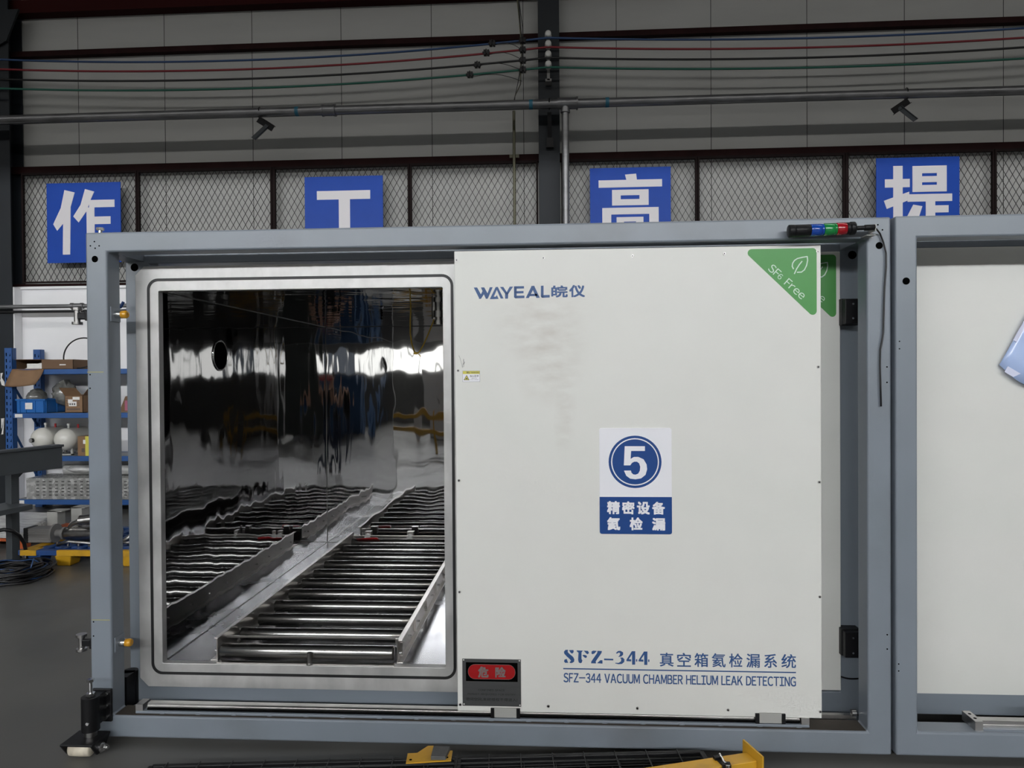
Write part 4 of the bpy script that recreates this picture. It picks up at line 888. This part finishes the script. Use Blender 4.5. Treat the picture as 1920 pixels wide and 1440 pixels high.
mb = MB().cyl((-6.25,5.62,.514),(-4.9,5.62,.510),.062,14); blob(mb,(-6.0,5.6,.525),(.22,.1,.05),4)
tag(mb.build('foil_bundle', M['film']), 'silvery film-wrapped roll lying on top of the slotted steel cover', 'bundle')
# papers on the left column
for nm,pts in (('torn white paper notice on the left column, level with the hanging flap',[(0,700),(5,699),(3,708),(8,716),(9,724),(3,722),(0,712)]),('white paper sheet on the left column, level with the cream tanks',[(0,785),(8,784),(6,814),(0,815)])):
    mb = MB().prism([(lambda q:(q.x,q.z))(at(a,b,5.735)) for a,b in pts]+[(-7.2,at(0,pts[-1][1],5.735).z),(-7.2,at(0,pts[0][1],5.735).z)],XZ(5.735),(0,.003,0))
    tag(mb.build('paper_notice', M['paper']), nm, 'paper')

# ================================================================ things on the floor at left
t = thing('steel_stand', 'dark grey steel stand with a deep apron and a lower shelf at the left edge', 'stand', (-4.97,3.11,0))
al,ar = at(0,846,2.75),at(113,839,3.30); al0 = at(0,890,2.75); ar0 = at(113,879,3.30)
dv = Vector((ar.x-al.x,ar.y-al.y,0)).normalized(); ex = al-dv*.5; zt = (al.z+ar.z)/2; zb_ = (al0.z+ar0.z)/2
nv = Vector((-dv.y,dv.x,0))
tr = Vector((ar.x,ar.y,0)); el = Vector((ex.x,ex.y,0))
MB().obox(el+Vector((0,0,(zt+zb_)/2)),tr+Vector((0,0,(zt+zb_)/2)),nv*.05,(0,0,zt-zb_)).build('apron', M['darkgrey'], t, bevel=.004)
MB().obox(el+Vector((0,0,zt+.008)),tr+Vector((0,0,zt+.008)),nv*.10,(0,0,.022)).build('top_edge', M['darkgrey'], t, bevel=.003)
c = Vector((-4.968,3.11,0)); px = dv*.075
MB().obox(c+Vector((0,0,.004)),c+Vector((0,0,zb_)),dv*.078,nv*.075).build('leg', M['darkgrey'], t, bevel=.004)
MB().obox(c+Vector((0,0,.0)),c+Vector((0,0,.01)),dv*.17,nv*.17).prism([(.04,.01),(.09,.01),(.04,.08)],lambda a,b: c+dv*a+Vector((0,0,b)),nv*.008).prism([(.035,zb_-.10),(.15,zb_),(.035,zb_)],lambda a,b: c+dv*a+Vector((0,0,b)),nv*.008).build('gusset', M['darkgrey'], t)
sl,sr = at(0,951,2.85),at(36,955,3.10); zz = (sl.z+sr.z)/2
MB().obox(Vector((sl.x,sl.y,zz))-dv*.5,Vector((sr.x,sr.y,zz)),nv*.34,(0,0,.045)).build('lower_shelf', M['darkgrey'], t, bevel=.003)
# wrapped slab on an orange pallet
t = thing('plastic_pallet', 'orange plastic pallet under the film-wrapped slab behind the dark stand', 'pallet', (-5.7,3.85,0))
mb = MB().box((-6.6,3.55,.075),(-5.2,4.25,.115))
for x in (-6.55,-5.95,-5.32):
    for y in (3.56,4.14): mb.box((x,y,0),(x+.11,y+.09,.075))
mb.build('pallet_deck', M['orange'], t, bevel=.004)
mb = MB().add([(-6.6,3.5,.117),(-5.17,3.5,.117),(-5.31,4.2,.117),(-6.6,4.2,.117),(-6.6,3.52,.19),(-5.22,3.53,.160),(-5.33,4.17,.245),(-6.6,4.17,.27)],[(0,3,2,1),(4,5,6,7),(0,1,5,4),(1,2,6,5),(2,3,7,6),(3,0,4,7)])
tag(mb.build('wrapped_slab', M['film'], bevel=.015), 'large slab wrapped in silvery stretch film behind the dark stand', 'package')
# blue-yellow pallet with pump parts
t = thing('plastic_pallet', 'blue plastic pallet with worn yellow edges under the stainless pump assembly', 'pallet', (-4.25,3.3,0))
PX0,PX1,PY0,PY1 = -4.78,-3.62,2.93,3.95
mb = MB().box((PX0,PY0,.10),(PX1,PY0+.07,.145)).box((PX0,PY1-.07,.10),(PX1,PY1,.145))
for k in range(8): x = PX0+k*(PX1-PX0-.07)/7; mb.box((x,PY0+.07,.105),(x+.07,PY1-.07,.145))
for k in range(1,6): y = PY0+k*(PY1-PY0-.07)/6; mb.box((PX0,y,.115),(PX1,y+.05,.14))
mb.build('pallet_deck', M['palblue'], t, bevel=.003)
mb = MB().box((PX0+.02,PY0-.003,.098),(PX0+.17,PY0+.10,.147)).box((-4.42,PY0-.003,.098),(-3.95,PY0+.03,.147)).box((PX0+.02,PY0+.10,.12),(PX0+.11,PY1-.1,.148)).box((-3.85,PY0-.003,.098),(PX1,PY0+.05,.147))
mb.build('painted_border', M['palyellow'], t, label='yellow painted border')
for i,x in enumerate((PX0+.05,-4.45,PX1-.22)):
    for j,y in enumerate((PY0+.02,3.38,PY1-.18)):
        mb = MB().add([(x+.01,y+.01,0),(x+.13,y+.01,0),(x+.13,y+.14,0),(x+.01,y+.14,0),(x-.005,y-.005,.10),(x+.15,y-.005,.10),(x+.15,y+.16,.10),(x-.005,y+.16,.10)],[(0,3,2,1),(4,5,6,7),(0,1,5,4),(1,2,6,5),(2,3,7,6),(3,0,4,7)])
        mb.build('foot', M['palyellow' if j==0 and i>0 else 'palblue'], t, bevel=.01)
t = thing('pump_assembly', 'stainless pump with a grey finned motor lying on the blue and yellow pallet', 'pump', (-4.4,3.2,.145))
yy,zz = 3.22,.235
mb = MB().box((-4.86,yy-.065,zz-.075),(-4.64,yy+.065,zz+.055))
for k in range(6): mb.box((-4.86,yy-.07,zz-.068+k*.022),(-4.64,yy+.07,zz-.060+k*.022))
mb.build('motor', M['motor'], t, bevel=.004)
MB().box((-4.90,yy-.07,zz-.08),(-4.86,yy+.07,zz+.06)).cyl((-4.92,yy,zz-.01),(-4.90,yy,zz-.01),.045,20).build('end_cap', M['black'], t, bevel=.004)
MB().cyl((-4.65,yy,zz),(-4.63,yy,zz),.088,28).cyl((-4.63,yy,zz),(-4.55,yy,zz),.035,20).cyl((-4.56,yy,zz),(-4.54,yy,zz),.06,24).build('flange_disc', M['motor'], t)
mb = MB().lathe((-4.54,yy,zz),(1,0,0),[(0,0),(0,.055),(.02,.055),(.04,.066),(.09,.076),(.45,.076),(.47,.088),(.5,.088),(.5,0)],28); mb.tube([(-4.50,yy,zz+.03),(-4.45,yy-.02,zz+.09),(-4.38,yy-.03,zz+.12),(-4.30,yy-.03,zz+.115)],.034,12)
mb.build('pump_body', M['stainless'], t)
mb = MB().lathe((-4.36,yy-.06,zz+.13),(1,.05,.12),[v for k in range(16) for v in ((k*.018,.042),(k*.018+.009,.052))]+[(.29,0)],16); mb.build('bellows', M['stainless'], t)
mb = MB().tube([(-4.5,yy-.17,.165),(-4.38,yy-.18,.20),(-4.25,yy-.16,.185),(-4.05,yy-.17,.17)],.014,8); 
for k in range(5): mb.cyl((-4.52+.1*k,yy-.14,.15),(-4.52+.1*k,yy-.14,.185),.013,6)
mb.build('hose_fitting', M['stainless'], t)
mb = MB().tube([(-3.95,3.1,.16),(-3.85,3.12,.24),(-3.75,3.2,.30),(-3.68,3.3,.33)],.02,8).tube([(-4.0,3.15,.17),(-3.85,3.05,.19),(-3.7,3.1,.20)],.012,8); mb.build('suction_pipe', M['stainless'], t)
for (l,t_,r_,b_),yq,lb in (((133,951,159,985),3.75,'beige C-shaped bracket standing behind the pump'),((88,958,115,975),3.95,'beige bracket lying further left behind the pump, on the wrapped slab')):
    p,q = at(l,t_,yq),at(r_,b_,yq)
    mb = MB().box((p.x,yq,q.z-.06),(p.x+.10,yq+.012,p.z)).box((p.x,yq,p.z-.012),(q.x,yq+.14,p.z)).box((p.x+.10,yq,q.z-.06),(p.x+.112,yq+.12,p.z))
    tag(mb.build('channel_bracket', M['beige'], bevel=.002), lb, 'bracket')
# cable coils and hose
def coil(c, r, n, m_, tr_, seed, lb, tail=None, h=.08, ext=0):
    rnd = random.Random(seed); mb = MB()
    for k in range(n):
        rr = r*rnd.uniform(.55,1.0); cx = c[0]+rnd.uniform(-.06,.06); cy = c[1]+rnd.uniform(-.05,.05); z0 = tr_+.002+h*rnd.random()*(1-abs(rr/r-.75)); tx,ty = rnd.uniform(-.05,.05),rnd.uniform(-.05,.05)
        zmin = math.hypot(tx,ty)*rr
        mb.tube([(cx+rr*math.cos(a*R(10)),cy+rr*.9*math.sin(a*R(10)),max(tr_+.001,z0+tx*math.cos(a*R(10))*rr+ty*math.sin(a*R(10))*rr+.008*math.sin(a*.9+k))) for a in range(36)],tr_,6,True)
    if tail: mb.tube(tail,tr_,6)
    return tag(mb.build('cable_coil', m_), lb, 'cable', 'cable coils on the floor')
coil((-4.60,2.60),.32,26,M['cblack'],.0095,2,'black cable coil heaped on the floor at the foot of the dark stand')
coil((-4.58,2.60),.31,4,M['cblue'],.006,11,'thin blue cable coil tangled with the black coil on the floor',[(-4.40,2.52,.02),(-4.36,2.54,.10),(-4.35,2.56,.17)],.13)
P = [at(-12,996,2.75),at(8,993,2.78),at(24,996,2.82),at(36,1004,2.88),at(45,1018,2.93),at(49,1035,2.95),at(48,1050,2.93)]
S = []
for i in range(len(P)-1):
    for k in range(3): S.append(P[i].lerp(P[i+1],k/3))
tag(MB().tube(S+[P[-1],Vector((P[-1].x-.02,P[-1].y-.05,.03))],.016,8).build('hose', M['cblack']), 'thick black hose arching past the leg of the dark stand to the coil', 'hose')

# ================================================================ foreground on the floor
FA = Vector((-1.64,-.341,0)); FB = Vector((.607,-.128,0)); fd = (FB-FA).normalized(); fn = Vector((fd.y,-fd.x,0)); FL = (FB-FA).length
labels = ['topmost black wire fence panel of the stack lying in front of the machine','second black wire fence panel from the top of the floor stack','third black wire fence panel from the top of the floor stack','lowest black wire fence panel of the floor stack']
def fence(i):
    z = .0985-.0245*i; off = (0,.012,-.015,.02)[i]; sh = (0,.018,-.01,.03)[i]
    o = FA+fd*off+fn*sh; Wd = 1.05
    tf = thing('fence_panel', labels[i], 'fence panel', o+fd*(FL/2)+fn*.5+Vector((0,0,z-.022)), 'black fence panels stacked on the floor')
    mb = MB(); h = .018; zc = Vector((0,0,z-.009-.004))
    mb.obox(o+zc,o+fd*FL+zc,fn*.022,(0,0,h)); mb.obox(o+fn*Wd+zc,o+fd*FL+fn*Wd+zc,fn*.022,(0,0,h))
    for u in (0,FL): mb.obox(o+fd*u+zc,o+fd*u+fn*Wd+zc,fd*.022,(0,0,h))
    mb.obox(o+fd*(FL*.55)+zc,o+fd*(FL*.55)+fn*Wd+zc,fd*.03,(0,0,h*.8))
    mb.build('panel_frame', M['fence'], tf, bevel=.004)
    mb = MB(); zw = Vector((0,0,z-.0018))
    k = .06
    while k < FL: mb.cyl(o+fd*k+zw-fn*.012,o+fd*(k-.012)+fn*Wd+zw,.0022,5); k += .131
    k = .05
    while k < Wd: mb.cyl(o+fn*k+zw-Vector((0,0,.004)),o+fd*FL+fn*k+zw-Vector((0,0,.004)),.0018,5); k += .042
    mb.build('panel_wires', M['wireg'], tf)
for i in range(4): fence(i)
t = thing('foot_bracket', 'small yellow plate with a grey rubber pad lying on the black fence panels', 'bracket', atz(805,1415,.1))
c5 = lambda zz: (lambda u,v: atz(740+u/13.714,1380+v/13.714,zz))
MB().prism([(290,690),(335,445),(580,432),(860,250),(1000,245),(1010,480),(1290,480),(1390,375),(1490,372),(1450,620)],c5(.1045),(0,0,-.005)).build('plate', M['ypost'], t)
mb = MB().prism([(930,520),(1310,520),(1430,262),(1000,250)],c5(.121),(0,0,-.016)); mb.build('rubber_pad', M['pad'], t, bevel=.001)
for u,v in ((410,610),(1345,550)): p = c5(.105)(u,v); MB().cyl(p,p+Vector((0,0,.0004)),.006,12).build('bolt_hole', M['hole'], t)
# yellow guard post
pd = Vector((.955,.298,0)).normalized(); pn_ = Vector((pd.y,-pd.x,0)); zt = .170; tw = .068
e1 = atz(1401,1410,zt); ctr = Vector((e1.x,e1.y,0))+pn_*(tw/2)
t = thing('guard_post', 'yellow square guard post with end plate lying across the right end of the fence stack', 'post', ctr-pd*.4+Vector((0,0,.1)))
a = ctr-pd*.95+Vector((0,0,zt-tw/2)); b = ctr+Vector((0,0,zt-tw/2))
MB().obox(a,b,pn_*tw,(0,0,tw)).build('post_tube', M['ypost'], t, bevel=.003)
MB().obox(b,b+pd*.008,pn_*.135,(0,0,.135)).build('end_plate', M['ypost'], t, bevel=.001)
s0 = ctr-pd*.135+Vector((0,0,zt-tw/2))
mb = MB().obox(s0-pd*.014,s0+pd*.014,pn_*(tw+.006),(0,0,tw+.006)); mb.obox(s0-pd*.02+Vector((0,0,tw/2))-pn_*.018,s0+pd*.012+Vector((0,0,tw/2))-pn_*.018,pn_*.018,(0,0,.022)).box(*(lambda c_:(c_-Vector((.016,.012,.004)),c_+Vector((.016,.012,.022))))(s0+pn_*.037+Vector((0,0,tw/2-.01)))); mb.build('strap_clamp', M['black'], t, label='black strap clamp round the post')
q = s0+Vector((0,0,tw/2+.006))+pn_*.018
mb = MB().cyl(q+pn_*.012,q-pn_*.03+Vector((0,0,.018)),.004,10).cyl(q+pn_*.008,q+pn_*.016,.008,6).cyl(q+pn_*.03-Vector((0,0,.012)),q+pn_*.03+Vector((0,0,.006)),.010,6); mb.build('clamp_bolt', M['chrome'], t)

# ================================================================ the rest of the hall, seen mirrored in the chamber walls
def crate(x,y,z,sx,sy,sz,m_,name,lb,cat,g=None):
    mb = MB().box((x,y,z),(x+sx,y+sy,z+sz)); mb.box((x-.01,y-.01,z+sz-.04),(x+sx+.01,y+sy+.01,z+sz)); o = mb.build(name, M[m_], bevel=.01, org=Vector((x+sx/2,y+sy/2,z))); return tag(o,lb,cat,g)
def cabinet(x,y,sx,sy,sz,m_,lb):
    t = thing('machine_cabinet', lb, 'cabinet', (x+sx/2,y+sy/2,0), 'cabinets across the hall')
    MB().box((x,y,.08),(x+sx,y+sy,sz)).box((x+.03,y+.03,0),(x+sx-.03,y+sy-.03,.08)).build('housing', M[m_], t, bevel=.01)
    for k in range(2):
        a = x+sx*(k*.5)+.02; d_ = MB().box((a,y+sy,.12),(a+sx*.5-.04,y+sy+.018,sz-.06)).build('door', M[m_], t, bevel=.004)
        MB().box((a+(.05 if k else sx*.5-.11),y+sy+.018,sz*.5),(a+(.07 if k else sx*.5-.09),y+sy+.05,sz*.5+.16)).build('handle', M['black'], d_)
cabinet(-6.3,-10.6,1.6,.8,1.75,'motor','taupe machine cabinet across the hall beside the pale grey one'); cabinet(-3.6,-11.5,1.4,.8,1.9,'masonry','pale grey machine cabinet across the hall'); cabinet(1.6,-12.5,2.2,.9,1.7,'cabblue','wide blue machine cabinet across the hall to the right'); cabinet(8.4,-11.5,1.6,.8,1.7,'beige','beige machine cabinet across the hall beside the copper-coloured crates')
for k,(x,y,z,lb) in enumerate(((6.3,-11.4,0,'bottom left crate of the copper-coloured stack across the hall'),(7.1,-11.4,0,'bottom right crate of the copper-coloured stack across the hall'),(6.6,-11.4,.63,'top crate of the copper-coloured stack across the hall'))):
    crate(x,y,z,.72,.6,.62,'copper','crate',lb,'crate','crates across the hall')
t = thing('added_screen', 'tall grey-green screen across the hall, added to darken part of the mirrored windows', 'added_screen', (3.7,-10.2,0))  # added to cover windows and give the reflection a dark zone
MB().box((2.55,-10.24,.12),(4.85,-10.2,3.1)).build('panel', M['added_screen'], t)
for x in (2.5,4.85): MB().box((x,-10.26,0),(x+.06,-10.18,3.15)).build('upright', M['motor'], t)
for x in (2.4,4.75): MB().box((x,-10.5,0),(x+.26,-9.9,.06)).build('foot', M['motor'], t)
t = thing('safety_barrier', 'yellow safety barrier across the hall', 'barrier', (-2.3,-6.5,0))
for z in (.45,.80): MB().box((-4.2,-6.53,z),(-.9,-6.47,z+.12)).build('barrier_rail', M['ypost'], t, bevel=.01)
for x in (-4.2,-2.6,-1.0): MB().box((x,-6.56,0),(x+.1,-6.53,1.0)).build('barrier_post', M['ypost'], t, bevel=.005)

# ---- the photographer, mirrored in the polished chamber
def person():
    import bmesh
    t = thing('person', 'standing person in black shirt and dark trousers holding up a phone, mirrored in the chamber', 'person', (.02,-3.50,0))
    J = {}; E_ = []
    def j(n, p, r): J[n] = (Vector(p), r)
    def e(*ns): E_.extend(zip(ns[:-1], ns[1:]))
    Y0 = -3.52
    j('pel',(.02,Y0,.96),(.155,.115)); j('waist',(.02,Y0+.005,1.10),(.135,.10)); j('chest',(.02,Y0,1.28),(.16,.115)); j('uch',(.02,Y0-.01,1.41),(.115,.085)); j('neck',(.02,Y0,1.50),(.058,.058)); j('hd0',(.02,Y0+.025,1.575),(.066,.08)); j('hd1',(.02,Y0+.03,1.655),(.074,.095)); j('hd2',(.02,Y0+.02,1.725),(.05,.06))
    e('pel','waist','chest','uch','neck','hd0','hd1','hd2')
    for s_,n in ((-1,'L'),(1,'R')):
        j('sh'+n,(.02+s_*.175,Y0,1.415),(.066,.066)); j('el'+n,(.02+s_*.27,Y0+.13,1.19),(.046,.046)); j('fa'+n,(.02+s_*.20,Y0+.24,1.38),(.041,.041)); j('wr'+n,(.02+s_*.125,Y0+.325,1.565),(.027,.022)); j('pm'+n,(.02+s_*.105,Y0+.35,1.615),(.034,.016)); j('pn'+n,(.02+s_*.098,Y0+.362,1.66),(.036,.014))
        e('uch','sh'+n,'el'+n,'fa'+n,'wr'+n,'pm'+n,'pn'+n)
        j('hp'+n,(.02+s_*.095,Y0,.88),(.088,.095)); j('kn'+n,(.02+s_*.115,Y0+.02,.50),(.060,.064)); j('cf'+n,(.02+s_*.12,Y0-.015,.33),(.056,.062)); j('an'+n,(.02+s_*.125,Y0-.02,.09),(.040,.045)); j('to'+n,(.02+s_*.145,Y0+.13,.035),(.044,.032))
        e('pel','hp'+n,'kn'+n,'cf'+n,'an'+n,'to'+n)
        for q,(dx,dz,dy) in enumerate(((-.036,.012,.012),(-.038,.0,.014),(-.036,-.012,.013),(-.030,-.024,.010))):        # fingers closing on the phone's end
            a,b,c = 'f%d%sa'%(q,n),'f%d%sb'%(q,n),'f%d%sc'%(q,n); bx = .02+s_*.098; bz = 1.685+dz
            j(a,(bx-s_*.004,Y0+.376,bz),(.0088,.0088)); j(b,(bx-s_*.018,Y0+.389,bz+.003),(.0082,.0082)); j(c,(bx+s_*dx,Y0+.3925,bz),(.0072,.0072)); e('pn'+n,a,b,c)
        j('t1'+n,(.02+s_*.084,Y0+.348,1.625),(.012,.012)); j('t2'+n,(.02+s_*.066,Y0+.358,1.645),(.0095,.0095)); j('t3'+n,(.02+s_*.052,Y0+.363,1.662),(.008,.008)); e('pm'+n,'t1'+n,'t2'+n,'t3'+n)
    names = list(J); me = bpy.data.meshes.new('body_cage'); me.from_pydata([tuple(J[n][0]) for n in names], [(names.index(a),names.index(b)) for a,b in E_], [])
    o = bpy.data.objects.new('body_cage', me); COL.objects.link(o)
    md = o.modifiers.new('skin','SKIN'); md.use_smooth_shade = True
    for k,n in enumerate(names): me.skin_vertices[0].data[k].radius = J[n][1]
    me.skin_vertices[0].data[names.index('pel')].use_root = True
    o.modifiers.new('sub','SUBSURF').levels = 2
    ev = bpy.data.meshes.new_from_object(o.evaluated_get(bpy.context.evaluated_depsgraph_get())); bpy.data.objects.remove(o)
    b = MB(); vs = [v.co.copy() for v in ev.vertices]
    for pl in ev.polygons:
        c = sum((vs[i] for i in pl.vertices), Vector())/len(pl.vertices); d = abs(c.x-.02)
        hand = c.y > Y0+.20 and c.z > 1.3
        b.mi.append(3 if c.z < .075 else 1 if c.z < .95 else 0 if (hand or c.z > 1.47 or (c.y > Y0+.11 and d > .15)) else 2); b.f.append(tuple(pl.vertices)); b.sm.append(True)
    b.v = vs; b.build('body', [M['skin'],M['jeans'],M['shirt'],M['shoe']], t)
    hc = Vector((.02,Y0+.025,1.655))
    hm = MB(); hm.sphere(hc+Vector((0,-.022,.035)),.092,20,12,(.93,1.02,.78)); hm.build('hair', M['hair'], t, label='short black hair')
    fm = MB()
    for s_ in (-1,1): fm.m(0).sphere(hc+Vector((s_*.031,.083,.0)),.013,10,6,(1.1,.5,.6)).m(1).sphere(hc+Vector((s_*.031,.089,.0)),.006,8,6).m(2).sphere(hc+Vector((s_*.031,.082,.022)),.018,8,4,(1.1,.4,.2))
    fm.build('eyes', [M['porcelain'],M['hole'],M['hair']], t)
    MB().sphere(hc+Vector((0,.098,-.028)),.016,10,8,(.8,.9,1.5)).build('nose', M['skin'], t)
    MB().sphere(hc+Vector((0,.078,-.068)),.022,12,6,(1.1,.45,.28)).build('mouth', M['red'], t)
    for s_ in (-1,1): MB().sphere(hc+Vector((s_*.076,-.005,-.012)),.026,10,8,(.3,.7,1.1)).build('ear', M['skin'], t)
    ph = thing('phone', 'red-cased phone held sideways in both hands of the person', 'phone', (0,-3.138,1.66))
    MB().box((-.080,-3.143,1.625),(.080,-3.134,1.702)).build('phone_case', M['red'], ph, bevel=.003)
    MB().box((-.076,-3.1445,1.629),(.076,-3.143,1.698)).build('screen', M['hole'], ph)
    MB().cyl((.055,-3.134,1.68),(.055,-3.1325,1.68),.012,14).build('lens', M['black'], ph)
person()
